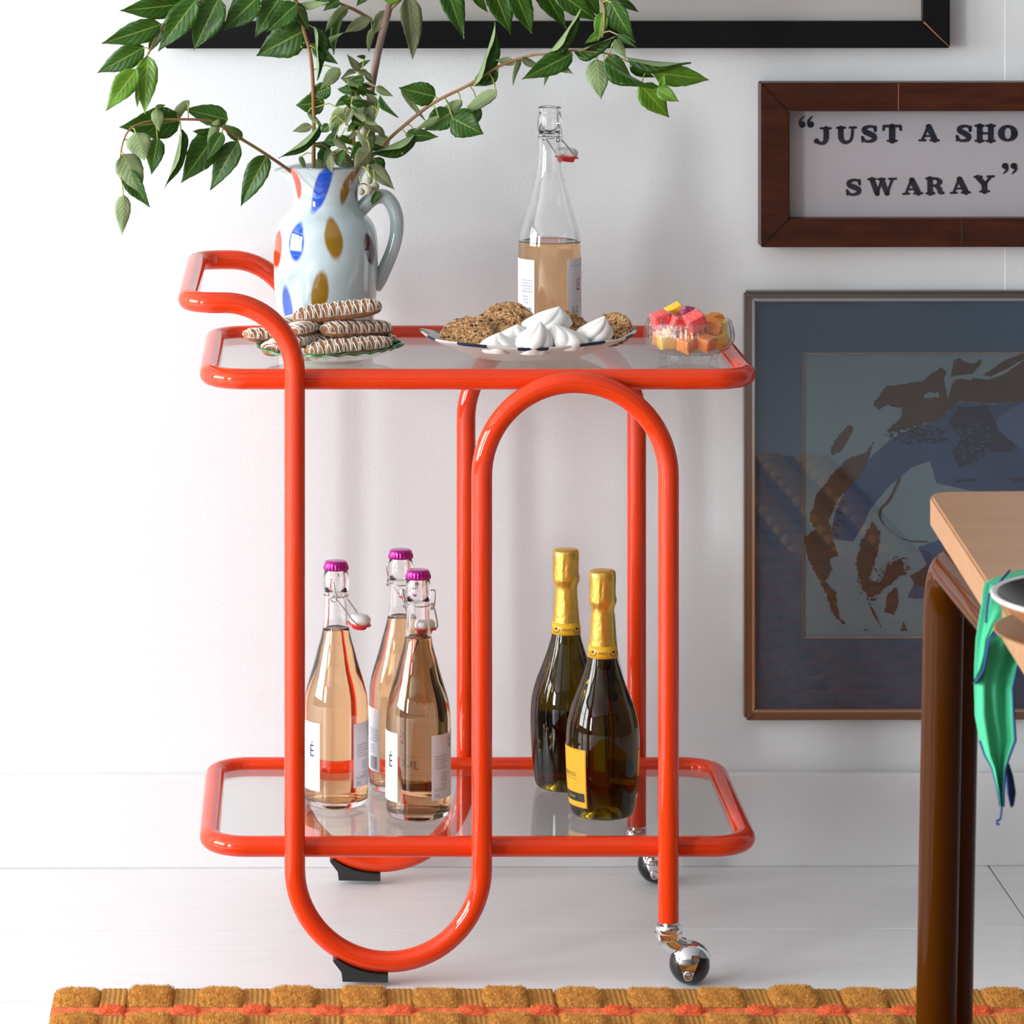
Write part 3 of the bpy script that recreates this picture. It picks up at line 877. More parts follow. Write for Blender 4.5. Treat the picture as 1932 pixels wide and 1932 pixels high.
# ------------------------------------------------------------------ jug
def jug():
    u0, d = 614.7, 5.045
    root = empty('glass_jug', at(u0, d, GT), 'pale blue glass jug with blue, amber and red splotches holding the branches', 'jug')
    pr = smooth_prof([(0.050, 0.0), (0.0565, 0.0025), (0.0600, 0.012), (0.0628, 0.030), (0.0652, 0.048), (0.0675, 0.075), (0.0684, 0.105), (0.0680, 0.128), (0.0655, 0.145), (0.0595, 0.158), (0.0500, 0.168), (0.0440, 0.176), (0.0425, 0.186), (0.0432, 0.198), (0.0465, 0.210), (0.0520, 0.220), (0.0572, 0.2265)], 5)
    inn = [(r - 0.0028, z + 0.0005) for r, z in pr if z > 0.006]
    prof = [(0, 0.001), (0.03, 0.001)] + pr + [(0.0575, 0.2280), (0.0560, 0.2285)] + list(reversed(inn)) + [(0.03, 0.008), (0, 0.008)]
    sa = D2(-105)
    def g(a):
        dd = (a - sa + PI) % (2 * PI) - PI
        return math.exp(-(dd / 0.42) ** 2)
    def side_(a):
        dd = (a - sa + PI) % (2 * PI) - PI
        return math.exp(-((abs(dd) - 0.75) / 0.35) ** 2)
    h = lambda z: max(0.0, (z - 0.190) / 0.038)
    rf = lambda a, r, z: 1 + h(z) ** 1.3 * (0.19 * g(a) - 0.07 * side_(a))
    zf = lambda a, r, z: -0.0075 * g(a) * h(z) + 0.0015 * math.cos(a) * h(z)
    seg = 96
    V, F = lathe(prof, seg, rfun=rf, zfun=zf)
    uvs = []
    for v in V:
        a = math.atan2(v.x, -v.y)
        uvs.append((a, v.z))
    t = NT('splashed_opal_glass')
    uv = t.add('ShaderNodeTexCoord')
    sp = t.add('ShaderNodeSeparateXYZ'); t.L(uv.outputs['Object'], sp.inputs[0])
    ang = t.math('ARCTAN2', sp.outputs[0], t.math('MULTIPLY', sp.outputs[1], -1.0))
    zz = sp.outputs[2]
    nz = t.noise(35, 3); nzs = t.math('MULTIPLY', t.math('SUBTRACT', nz, 0.5), 0.55)
    col = None
    base_ = t.ramp(t.noise(9, 2), (0.3, (0.52, 0.63, 0.66)), (0.7, (0.61, 0.71, 0.73)))
    col = base_
    blue, amber, redc, plum = (0.012, 0.085, 0.55), (0.30, 0.155, 0.008), (0.80, 0.06, 0.012), (0.06, 0.015, 0.018)
    blobs = [(-56, 0.208, .17, .022, 0, redc), (-8, 0.203, .24, .033, 7.0, blue), (38, 0.207, .19, .026, 6.0, amber), (-35, 0.135, .175, .026, 0, blue), (8.5, 0.140, .18, .028, -1.5, amber),
             (57, 0.124, .17, .021, -3, plum), (-70, 0.122, .22, .027, 1, redc), (-50, 0.048, .16, .030, -1, blue), (-7, 0.070, .17, .031, 1.5, amber), (70, 0.205, .12, .02, 3, plum),
             (110, 0.13, .2, .03, 0, amber), (150, 0.08, .2, .03, 0, blue), (-130, 0.07, .2, .03, 0, amber), (-160, 0.15, .2, .03, 0, redc)]
    for (th, z0, a, b, sl, c) in blobs:
        dz = t.math('SUBTRACT', zz, z0)
        da = t.math('SUBTRACT', t.math('SUBTRACT', ang, D2(th)), t.math('MULTIPLY', dz, sl))
        q = t.math('ADD', t.math('POWER', t.math('ABSOLUTE', t.math('DIVIDE', da, a)), 2.0), t.math('POWER', t.math('ABSOLUTE', t.math('DIVIDE', dz, b)), 1.8))
        q = t.math('ADD', q, nzs)
        mr = t.add('ShaderNodeMapRange'); mr.inputs[1].default_value = 1.15; mr.inputs[2].default_value = 0.72
        t.L(q, mr.inputs[0])
        col = t.mix(mr.outputs[0], col, c)
    t.base(col)
    t.b.inputs['Roughness'].default_value = 0.06
    t.b.inputs['Coat Weight'].default_value = 1.0; t.b.inputs['Coat Roughness'].default_value = 0.01
    t.b.inputs['Subsurface Weight'].default_value = 0.0
    part('jug_body', (V, F), t.m, root)
    # glassy rim
    rim = []
    for k in range(seg):
        a = 2 * PI * k / seg
        r = 0.0570 * rf(a, 0.057, 0.2283); z = 0.2283 + zf(a, 0, 0.2283)
        rim.append(Vector((r * math.sin(a), -r * math.cos(a), z)))
    part('rim', tube(rim, 0.0016, 8, closed=True), M['rimglass'], root)
    hp = [(672, 404), (684, 392), (697, 379), (712, 371), (727, 372), (740, 386), (748, 410), (748, 440), (741, 470), (729, 500), (716, 530), (708, 545)]
    pts = [P(u, v, d) - Vector(root.location) for u, v in hp]
    rr = [0.010, 0.010, 0.0100, 0.0098, 0.0096, 0.0094, 0.0092, 0.0090, 0.0090, 0.0092, 0.0088, 0.0070]
    sm = smooth3(pts, 5)
    rs = []
    for i in range(len(rr) - 1):
        for k in range(5): rs.append(rr[i] + (rr[i + 1] - rr[i]) * k / 5)
    rs.append(rr[-1])
    part('handle', tube(sm, rs, 20), M['handleglass'], root)
    return root
t = NT('jug_handle_glass'); t.base((0.50, 0.60, 0.60)); t.b.inputs['Roughness'].default_value = 0.05; t.b.inputs['Coat Weight'].default_value = 1.0
t.b.inputs['Transmission Weight'].default_value = 0.25
M['handleglass'] = t.m
M['rimglass'] = real_glass('clear_rim', (0.95, 0.97, 0.98), 1.45)
jug()

# ------------------------------------------------------------------ branches
def leaf_geo(L, w, fold, curl, wave, seedv, side_curl=0.0):
    nt, nx = 14, 3
    V, uv = [], []
    def wid(t):
        if t <= 0: return 0.02
        a = (t ** 0.60) * ((1 - t) ** 1.22)
        return max(a, 0.004)
    mx = max(wid(i / 50) for i in range(51))
    for s in (0, 1):
        for i in range(nt + 1):
            t = i / nt
            hw = 0.5 * w * wid(t) / mx
            ser = 1 + 0.035 * math.sin(i * 2.4 + seedv)
            y = L * t
            zc = -curl * L * t * t
            for j in range(-nx, nx + 1):
                x = j / nx
                xx = hw * x * math.cos(fold) * ser
                z = zc + abs(hw * x) * math.sin(fold) - side_curl * hw * x * x * 0.5
                z += wave * w * math.sin(t * 9 + seedv + (1.5 if x > 0 else 0)) * abs(x) * x * x
                V.append(Vector((xx, y, z - (0.0004 if s else 0))))
                uv.append((x, t))
    row = 2 * nx + 1
    n = (nt + 1) * row
    F, mi = [], []
    for i in range(nt):
        for j in range(2 * nx):
            q = (i * row + j, i * row + j + 1, (i + 1) * row + j + 1, (i + 1) * row + j)
            F.append(q); mi.append(0)
            F.append(tuple(n + k for k in q[::-1])); mi.append(1)
    for i in range(nt):
        a, b = i * row, (i + 1) * row
        F.append((a, b, n + b, n + a)); mi.append(0)
        a, b = i * row + row - 1, (i + 1) * row + row - 1
        F.append((a, n + a, n + b, b)); mi.append(0)
    return V, F, uv, mi

CAMP = Vector((0, 0, HC))
def add_leaf(root, stem, bu, bv, tu, tv, w, roll=0, fold=0.25, kind='m', dd=0.0, tilt=0.0, curl=0.12, d=None, wave=0.06):
    """bu,bv base / tu,tv tip in photo px used once to find the place in space; w width px"""
    best = None
    for (su, sv, sd) in stem:
        k = (su - bu) ** 2 + (sv - bv) ** 2
        if best is None or k < best[0]: best = (k, su, sv, sd)
    db = (d if d is not None else best[3]) + dd
    B = P(bu, bv, db)
    T0 = P(tu, tv, db)
    ln = (T0 - B).length
    T = P(tu, tv, db + tilt * ln)
    A = (T - B)
    L = A.length; A = A.normalized()
    toc = (CAMP - B).normalized()
    N = (toc - A * toc.dot(A)).normalized()
    N = (Matrix.Rotation(math.radians(roll), 3, A) @ N).normalized()
    X = A.cross(N).normalized()
    wm = w * db / FPX
    wm = wm * 1.12 if fold > 0.9 else wm / max(0.3, math.cos(fold))
    g = leaf_geo(L, wm, fold, curl, wave, random.uniform(0, 6))
    # keep chord on target despite curl
    V = []
    for v in g[0]:
        V.append(B + X * v.x + A * v.y + N * (v.z + curl * L * (v.y / L)))
    F, uv, mi = list(g[1]), list(g[2]), list(g[3])
    S = P(best[1], best[2], best[3])
    gap = (S - B).length
    if 0.002 < gap < 0.045:
        mid = (S + B) / 2 + Vector((0, 0, 0.15 * gap))
        tv_, tf = tube([S, mid, B + A * 0.002], 0.0009, 6)
        o = len(V); V += tv_; F += [tuple(i + o for i in f) for f in tf]; uv += [(1, 0)] * len(tv_); mi += [2] * len(tf)
    top = {'m': M['leaf'], 'y': M['leaf_young'], 'd': M['leaf_dry']}[kind]
    und = M['leaf_dry'] if kind == 'd' else M['leaf_under']
    off = Vector(root.location)
    me = mesh_data('leaf', [v - off for v in V], F, [top, und, M['petiole']], True, mi, uv)
    return link('leaf', me, root)

def stem_mesh(root, pts, r0, r1, mat, name='stem'):
    w = smooth3([P(*p) for p in pts], 5)
    n = len(w)
    rr = [r0 + (r1 - r0) * i / (n - 1) for i in range(n)]
    return part(name, tube(w, rr, 8), mat, root, world=True)

def dens(pts, n=6):
    out = []
    for a, b in zip(pts, pts[1:]):
        for k in range(n): out.append(tuple(a[i] + (b[i] - a[i]) * k / n for i in range(3)))
    out.append(pts[-1]); return out

JB = P(625, 470, 5.05)
# --- branch A : thin upright stem arching over to the upper left
random.seed(21)
A_st = [(615, 520, 5.055), (598, 400, 5.045), (592, 320, 5.03), (592, 230, 5.01), (590, 150, 4.99), (585, 100, 4.975), (574, 60, 4.965), (560, 5, 4.955), (535, -28, 4.95), (450, -45, 4.94), (385, -22, 4.93), (338, 8, 4.92), (303, 55, 4.915), (279, 103, 4.91), (262, 130, 4.90), (260, 165, 4.90)]
A = empty('leafy_branch', P(615, 520, 5.055), 'thin branch with glossy pointed leaves arching up past the black picture frame', 'branch', 'cut branches in the glass jug')
stem_mesh(A, A_st, 0.0030, 0.0010, M['stem'])
Ad = dens(A_st)
for a in [
    (339, 8, 225, 20, 46, -12, .20, 'm'), (304, 46, 191, 82, 46, -10, .22, 'm'), (272, 89, 183, 138, 46, -8, .2, 'm'),
    (258, 131, 200, 209, 46, 8, .2, 'y'), (260, 166, 259, 203, 10, 0, .2, 'y'), (279, 106, 273, 216, 44, 5, .25, 'y'),
    (306, 48, 281, 100, 26, 20, .3, 'm'), (370, 0, 298, 97, 54, 10, .3, 'm'), (414, -4, 366, 95, 64, 14, .3, 'm'),
    (488, -6, 423, 57, 58, 14, .3, 'm'), (385, -22, 305, 0, 30, -30, .2, 'm'), (530, -8, 481, 71, 48, 16, .3, 'm'),
    (560, 8, 503, 61, 44, 16, .3, 'm'), (553, 30, 530, 66, 30, 10, .3, 'm'), (574, 58, 484, 105, 66, -6, .2, 'm'),
    (553, 4, 583, 58, 28, 0, .35, 'm'), (562, 10, 622, 4, 18, 150, .3, 'm'), (592, 50, 598, 152, 44, -45, 1.0, 'm'),
    (589, 88, 638, 121, 24, 5, .45, 'm'), (592, 86, 650, 61, 14, 150, .3, 'm'), (641, 129, 604, 169, 26, 172, .2, 'm'),
    (624, 165, 582, 179, 34, -10, .3, 'm'), (612, 192, 558, 199, 44, -12, .2, 'm'), (580, 210, 612, 243, 12, 160, .3, 'm'),
    (603, 236, 526, 299, 36, -52, 1.05, 'm'), (588, 238, 552, 248, 18, 10, .3, 'd'), (650, 205, 620, 248, 28, 172, .2, 'm'),
    (618, 276, 607, 322, 28, 15, .3, 'm'), (566, 294, 578, 322, 11, 160, .2, 'm'), (598, 300, 616, 330, 16, 170, .2, 'm')]:
    add_leaf(A, Ad, *a[:5], roll=a[5], fold=a[6], kind=a[7], tilt=random.uniform(-.25, .25), dd=random.uniform(-.012, .012))
# --- branch B : thick grey stem with forks to the top right
B_st = [(640, 560, 5.055), (658, 400, 5.055), (676, 335, 5.055), (687, 295, 5.055), (690, 240, 5.05), (700, 170, 5.045), (711, 110, 5.04), (722, 60, 5.04), (733, 20, 5.035), (742, -25, 5.03)]
B1 = [(700, 37, 5.04), (672, 20, 5.03), (640, 6, 5.02), (610, -12, 5.01)]
B2 = [(733, 20, 5.035), (752, 2, 5.03), (800, -40, 5.02), (900, -62, 5.01), (1010, -62, 5.005), (1095, -35, 5.0), (1136, 5, 4.99), (1140, 45, 4.985), (1136, 70, 4.98)]
B = empty('leafy_branch', P(640, 560, 5.055), 'thick grey barked branch rising from the jug and forking over the frame', 'branch', 'cut branches in the glass jug')
stem_mesh(B, B_st, 0.0056, 0.0045, M['bark']); stem_mesh(B, B1, 0.0026, 0.0018, M['stem'], 'twig'); stem_mesh(B, B2, 0.0030, 0.0012, M['stem'], 'twig')
Bd = dens(B_st + B1) + dens(B2)
for a in [
    (654, 14, 630, 103, 38, 45, 1.0, 'm'), (656, 13, 612, 60, 24, 150, .3, 'm'), (699, 36, 649, 62, 26, 20, .35, 'd'),
    (731, 20, 702, 68, 26, 15, .35, 'd'), (702, 54, 695, 99, 15, 160, .2, 'm'), (769, -6, 779, 112, 44, -20, .45, 'd'),
    (838, -34, 875, 74, 46, -15, .3, 'm'), (890, -14, 921, 24, 18, -10, .3, 'm'), (925, -34, 964, 65, 52, -14, .3, 'm'),
    (965, -30, 1004, 64, 46, -10, .3, 'm'), (1010, -42, 1067, 54, 48, -14, .3, 'm'), (1048, -18, 1130, 41, 46, -8, .2, 'm'),
    (1100, -18, 1133, 33, 28, -20, .3, 'm'), (1138, 24, 1128, 78, 28, 10, .25, 'y'), (1141, 58, 1103, 82, 18, 0, .2, 'y'),
    (1142, -4, 1199, 81, 44, 168, .2, 'm'), (1152, 2, 1197, 78, 48, 30, .3, 'm'), (1138, -12, 1205, 22, 28, -30, .2, 'm'),
    (1163, 64, 1202, 90, 12, 10, .3, 'm'), (700, -20, 672, 12, 20, 10, .3, 'm'), (752, 0, 724, 2, 14, -20, .2, 'y'),
    (742, -20, 770, -2, 30, 0, .2, 'm'), (640, 0, 610, 20, 22, 20, .3, 'm'), (625, -10, 590, 10, 26, 10, .3, 'm')]:
    add_leaf(B, Bd, *a[:5], roll=a[5], fold=a[6], kind=a[7], tilt=random.uniform(-.25, .25), dd=random.uniform(-.012, .008))
# --- branch C : drooping to the left
C_st = [(620, 520, 5.05), (596, 390, 5.047), (562, 336, 5.035), (500, 290, 4.985), (440, 253, 4.95), (403, 230, 4.94), (380, 226, 4.93), (330, 225, 4.92), (298, 226, 4.91), (265, 233, 4.90), (243, 246, 4.895), (231, 272, 4.89), (227, 305, 4.885), (229, 340, 4.88)]
C = empty('leafy_branch', P(620, 520, 5.05), 'drooping branch over the jug spout with leaves hanging above the cart handle', 'branch', 'cut branches in the glass jug')
stem_mesh(C, C_st, 0.0026, 0.0008, M['stem'])
Cd = dens(C_st)
for a in [
    (504, 293, 455, 389, 46, 14, .3, 'm'), (450, 267, 397, 359, 46, 16, .3, 'm'), (410, 250, 342, 345, 60, 0, .2, 'm'),
    (412, 224, 390, 300, 20, 165, .3, 'm'), (420, 250, 389, 304, 30, 20, .3, 'm'), (342, 244, 312, 354, 38, -50, 1.05, 'm'),
    (430, 226, 347, 206, 42, 10, .25, 'm'), (398, 246, 362, 248, 18, -40, .3, 'm'), (457, 262, 420, 234, 24, -10, .3, 'm'),
    (356, 189, 317, 246, 22, 150, .35, 'm'), (340, 228, 225, 240, 60, -4, .15, 'm'), (296, 205, 300, 248, 24, 175, .2, 'm'),
    (256, 250, 273, 303, 48, 176, .15, 'm'), (298, 260, 286, 329, 36, 10, .25, 'm'), (232, 291, 268, 366, 52, 176, .12, 'm'),
    (237, 320, 282, 391, 36, 15, .4, 'm'), (233, 368, 230, 444, 30, 178, .2, 'm'), (293, 203, 313, 198, 9, 0, .2, 'm'),
    (264, 276, 262, 300, 12, 10, .2, 'm')]:
    add_leaf(C, Cd, *a[:5], roll=a[5], fold=a[6], kind=a[7], tilt=random.uniform(-.3, .3), dd=random.uniform(-.012, .012))
# --- branch D : long one to the right
D_st = [(640, 540, 5.05), (660, 400, 5.052), (676, 340, 5.05), (694, 304, 5.04), (716, 282, 5.03), (745, 252, 5.015), (815, 196, 5.005), (885, 160, 5.0), (940, 126, 4.995), (995, 106, 4.99), (1040, 101, 4.985), (1085, 95, 4.98), (1150, 102, 4.975), (1182, 115, 4.97), (1230, 136, 4.96), (1250, 170, 4.955)]
Dm = empty('leafy_branch', P(640, 540, 5.05), 'long branch reaching past the open bottle with twisted leaves and bright green tip', 'branch', 'cut branches in the glass jug')
stem_mesh(Dm, D_st, 0.0030, 0.0010, M['stem'])
Dd = dens(D_st)
for a in [
    (785, 250, 690, 292, 50, -52, 1.05, 'm'), (735, 272, 694, 260, 26, 160, .3, 'm'), (822, 182, 752, 165, 46, -10, .2, 'm'),
    (756, 168, 807, 233, 12, 165, .2, 'm'), (872, 190, 812, 238, 24, 170, .2, 'm'), (852, 212, 800, 246, 46, 10, .2, 'm'),
    (938, 171, 868, 218, 26, 172, .2, 'm'), (904, 202, 894, 239, 24, 20, .3, 'm'), (852, 222, 912, 253, 58, 0, .15, 'm'),
    (765, 254, 828, 258, 26, -5, .2, 'm'), (830, 220, 781, 247, 13, 170, .2, 'm'), (893, 162, 935, 42, 52, 48, 1.0, 'm'),
    (940, 134, 888, 162, 34, 5, .15, 'm'), (971, 120, 934, 113, 18, 155, .3, 'm'), (933, 113, 935, 172, 8, 60, .3, 'm'),
    (983, 108, 967, 161, 14, 140, .3, 'm'), (984, 110, 1022, 129, 16, 160, .3, 'd'), (1080, 101, 984, 150, 44, 0, .15, 'm'),
    (1042, 108, 1026, 164, 13, 165, .3, 'm'), (1046, 116, 1082, 140, 18, 160, .3, 'm'), (1036, 98, 1095, 17, 46, 50, 1.05, 'm'),
    (1083, 96, 1161, 68, 50, 38, .98, 'm'), (1160, 74, 1181, 110, 22, 165, .2, 'm'), (1125, 112, 1134, 188, 44, 175, .15, 'y'),
    (1139, 112, 1235, 166, 50, 42, 1.0, 'm'), (1181, 108, 1304, 119, 40, 52, 1.05, 'm'), (1232, 137, 1339, 151, 44, -5, .15, 'y'),
    (1208, 160, 1263, 222, 48, -4, .15, 'y'), (1240, 167, 1281, 192, 28, 0, .2, 'y'), (1249, 172, 1252, 138, 15, 0, .3, 'y'),
    (1249, 172, 1268, 191, 8, 0, .3, 'y'), (1145, 106, 1190, 142, 28, 0, .2, 'm'), (1188, 128, 1236, 146, 20, 0, .2, 'm')]:
    add_leaf(Dm, Dd, *a[:5], roll=a[5], fold=a[6], kind=a[7], tilt=random.uniform(-.25, .25), dd=random.uniform(-.012, .012))
# --- branch E : short bushy shoots with berries in the middle
E_st = [(645, 540, 5.04), (652, 400, 5.04), (660, 340, 5.035), (668, 300, 5.02), (668, 250, 5.0), (672, 200, 4.995), (680, 150, 5.0)]
E = empty('leafy_branch', P(645, 540, 5.04), 'short bushy shoot of small dull leaves and pale berries above the jug mouth', 'branch', 'cut branches in the glass jug')
stem_mesh(E, E_st, 0.0026, 0.0012, M['stem'])
stem_mesh(E, [(668, 250, 4.995), (650, 230, 4.99), (632, 215, 4.985)], 0.0014, 0.0008, M['petiole'], 'twig')
stem_mesh(E, [(672, 290, 5.0), (690, 262, 4.99), (712, 210, 4.98), (716, 180, 4.98)], 0.0014, 0.0008, M['petiole'], 'twig')
stem_mesh(E, [(674, 310, 5.0), (690, 318, 4.97), (700, 335, 4.96)], 0.0014, 0.0008, M['petiole'], 'twig')
Ed = dens(E_st + [(650, 230, 4.99), (632, 215, 4.985), (690, 262, 4.99), (712, 210, 4.98)])
for a in [
    (671, 179, 684, 231, 26, 172, .2, 'm'), (703, 198, 704, 230, 20, 172, .25, 'm'), (710, 164, 742, 182, 16, 165, .4, 'm'),
    (717, 180, 752, 222, 24, 45, 1.0, 'm'), (664, 172, 636, 168, 16, 0, .25, 'm'), (664, 182, 630, 202, 18, 20, .3, 'm'),
    (700, 282, 668, 318, 36, 165, .25, 'd'), (632, 287, 671, 318, 32, 160, .25, 'd'), (698, 311, 745, 358, 30, 0, .3, 'd'),
    (705, 298, 723, 332, 32, 0, .2, 'm'), (716, 360, 699, 388, 16, 0, .3, 'm'), (688, 150, 660, 152, 18, 0, .3, 'm'),
    (684, 160, 642, 148, 22, 160, .3, 'm'), (690, 272, 660, 300, 30, 10, .3, 'm'), (688, 228, 700, 300, 34, 168, .2, 'd'),
    (640, 262, 610, 266, 26, 10, .2, 'm'), (622, 236, 605, 250, 18, 10, .3, 'm'), (650, 258, 672, 275, 14, 0, .3, 'y'),
    (672, 128, 700, 112, 10, 0, .3, 'y'), (690, 108, 672, 106, 8, 0, .3, 'm')]:
    add_leaf(E, Ed, *a[:5], roll=a[5], fold=a[6], kind=a[7], tilt=random.uniform(-.4, .4), dd=random.uniform(-.02, .012))
random.seed(5)
for i in range(46):
    v = random.uniform(130, 312)
    cu = 672 + (v - 220) * -0.10
    sp_ = 20 + 22 * max(0, (v - 150) / 150)
    bu = cu + random.gauss(0, sp_ * 0.6)
    an = random.uniform(0.1, PI - 0.1) if random.random() < 0.75 else random.uniform(-PI, 0)
    L = random.uniform(22, 44)
    add_leaf(E, Ed, bu, v, bu + L * math.cos(an), v + L * math.sin(an) * 0.9, L * random.uniform(.36, .5), roll=random.choice((0, 15, -20, 40, 165, 172)), fold=random.uniform(.15, .5), kind=random.choice('mmdd'), dd=random.uniform(-.03, .025), tilt=random.uniform(-.6, .6))
for (u, v, r, dd) in ((682, 362, 6.5, 4.955), (696, 359, 8.5, 4.95), (708, 352, 8, 4.958), (697, 341, 7, 4.965), (686, 248, 7.5, 4.975), (660, 178, 5, 4.985), (688, 224, 5.5, 4.98)):
    c = P(u, v, dd); rr = r * dd / FPX
    b = part('berry', move(lathe([(0, -rr * 1.06), (rr * .5, -rr * .88), (rr * .88, -rr * .45), (rr, 0), (rr * .86, rr * .5), (rr * .5, rr * .87), (rr * .16, rr * 1.1), (0, rr * 1.3)], 16), c), M['berry'], E, world=True)
    part('berry_stalk', tube([c + Vector((0, 0, rr)), c + Vector((-0.001, 0.002, rr + 0.008)), c + Vector((-0.003, 0.004, rr + 0.016))], 0.0006, 6), M['petiole'], b, world=True)

# ------------------------------------------------------------------ green plate and iced biscuits
def iced(col1, col2):
    t = NT('ginger_biscuit')
    f = t.noise(180, 5, 0.65)
    t.base(t.ramp(f, (0.3, col1), (0.7, col2))); t.b.inputs['Roughness'].default_value = 0.85
    t.bump(f, 0.7, 0.002)
    return t.m
M['biscuit'] = iced((0.27, 0.105, 0.045), (0.50, 0.235, 0.11))
M['icing'] = pm('white_icing', (0.86, 0.80, 0.70), 0.5)
M['green_glaze'] = pm('green_glaze', (0.03, 0.26, 0.06), 0.12, coat=0.6, var=(25, (0.012, 0.10, 0.04), 0.4, 0.65))
M['pale_glaze'] = pm('pale_celadon_glaze', (0.48, 0.56, 0.47), 0.18, coat=0.4)
pl_c = P(621, 672, 4.868)
pl = empty('leaf_plate', (pl_c.x, 4.868, GT), 'small green glazed leaf plate with scalloped rim and curled stalk', 'plate')
scal = lambda a, r, z: 1 + (0.018 * math.cos(26 * a) + 0.02 * math.sin(3 * a + .6)) * max(0, (r - 0.06) / 0.03)
scz = lambda a, r, z: (0.0012 * math.cos(26 * a) + 0.0015 * math.sin(2 * a)) * max(0, (r - 0.06) / 0.03)
part('plate_body', lathe([(0, 0.0005), (0.044, 0.0005), (0.0455, 0.0035), (0.050, 0.0045), (0.068, 0.0095), (0.082, 0.0145), (0.089, 0.0175)], 156, rfun=scal, zfun=scz), M['pale_glaze'], pl)
part('glazed_top', lathe([(0.089, 0.0175), (0.0895, 0.0192), (0.087, 0.0198), (0.078, 0.0162), (0.060, 0.0100), (0.045, 0.0075), (0, 0.0070)], 156, rfun=scal, zfun=scz), M['green_glaze'], pl)
part('leaf_stalk', tube(smooth3([(0.078, -0.020, 0.018), (0.088, -0.010, 0.020), (0.092, 0.004, 0.020), (0.086, 0.012, 0.0215), (0.078, 0.008, 0.022), (0.080, 0.0, 0.0225)]), [0.003] * 30 + [0.0022], 10), M['green_glaze'], pl)

def biscuit(c, L, W, H, yaw, pitch, label, roll=0.0, seed=0, ziz=17):
    rnd = random.Random(seed)
    root = empty('iced_biscuit', c, label, 'biscuit', 'iced biscuits on the green plate')
    nu, nv = 36, 16
    V, F = [], []
    def surf(s, a):
        e = max(0.0, 1 - abs(2 * s - 1) ** 5.5) ** 0.5
        b = Vector(((s - 0.5) * L, 0, 0))
        ca, sa = math.cos(a), math.sin(a)
        y = W / 2 * e * math.copysign(abs(ca) ** 0.8, ca)
        z = H / 2 * e * math.copysign(abs(sa) ** 0.75, sa)
        k = 1 + 0.10 * mnoise.noise(Vector((b.x * 90 + seed * 7, ca * 1.5, sa * 1.5))) + 0.06 * mnoise.noise(Vector((b.x * 260, ca * 4 + seed, sa * 4)))
        return b + Vector((0, y * k, z * k))
    for i in range(nu + 1):
        for j in range(nv): V.append(surf(max(0.004, min(0.996, i / nu)), 2 * PI * j / nv))
    for i in range(nu):
        for j in range(nv):
            j2 = (j + 1) % nv
            F.append((i * nv + j, i * nv + j2, (i + 1) * nv + j2, (i + 1) * nv + j))
    F.append(tuple(range(nv))); F.append(tuple(nu * nv + j for j in range(nv))[::-1])
    Mx = Matrix.Rotation(yaw, 4, 'Z') @ Matrix.Rotation(pitch, 4, 'Y') @ Matrix.Rotation(roll, 4, 'X')
    part('biscuit_body', xf((V, F), Mx), M['biscuit'], root)
    geos = []
    for layer in range(2):
        path = []
        for k in range(ziz + 1):
            s0 = 0.03 + 0.94 * (k + (0.3 if layer else 0)) / (ziz + 0.3)
            for m in range(7):
                f = m / 6
                a = (0.02 + 0.96 * f) * PI * 1.12 - 0.19
                if k % 2: a = PI - a
                s = s0 + (f - 0.5) * 0.94 / ziz * (2.6 if layer else 0.8) + rnd.uniform(-.002, .002)
                s = max(0.01, min(0.99, s))
                p = surf(s, a)
                n = Vector((0, p.y / (W * W), p.z / (H * H)))
                n = n.normalized() if n.length > 1e-6 else Vector((0, 0, 1))
                path.append(p + n * 0.0006)
        rr = [0.00070 * rnd.uniform(.6, 1.4) for _ in path]
        geos.append(tube(path, rr, 6))
    part('icing_drizzle', xf(join(*geos), Mx), M['icing'], root)
R_ = math.radians
def bz(u, v, d): return P(u, v, d)
biscuit(bz(637, 588, 4.872), 0.113, 0.034, 0.023, 0.05, R_(-6.5), 'long iced biscuit lying alone on top of the biscuit pile', seed=1, ziz=21)
biscuit(bz(672, 621, 4.872), 0.100, 0.034, 0.021, 0.50, R_(2), 'iced biscuit in the middle of the pile running back to the jug', seed=2)
biscuit(bz(580, 617, 4.865), 0.080, 0.030, 0.018, 1.05, R_(-3), 'iced biscuit end jutting forward under the top biscuit', seed=3)
biscuit(bz(548, 611, 4.897), 0.080, 0.030, 0.018, 0.95, R_(-3), 'iced biscuit half hidden by the curved cart post', seed=4)
biscuit(bz(527, 632, 4.900), 0.095, 0.030, 0.017, 0.30, R_(2), 'iced biscuit whose tip sticks out beyond the cart post', seed=5)
biscuit(bz(573, 641, 4.858), 0.072, 0.030, 0.018, 1.05, R_(0), 'iced biscuit lying low behind the cart post beside front biscuit', seed=6)
biscuit(bz(657, 655, 4.842), 0.112, 0.034, 0.021, 0.16, R_(-4), 'long iced biscuit resting along the front rim of the green plate', seed=7, ziz=20)
biscuit(bz(524, 655, 4.868), 0.060, 0.030, 0.018, 1.2, R_(0), 'iced biscuit at the plate edge outside the cart post', seed=8)
biscuit(bz(635, 642, 4.885), 0.090, 0.032, 0.019, 0.75, R_(0), 'iced biscuit buried in the middle of the pile, blunt end forward', seed=9)
biscuit(bz(690, 640, 4.905), 0.080, 0.030, 0.018, -0.3, R_(0), 'iced biscuit at the back of the pile on the plate', seed=10)

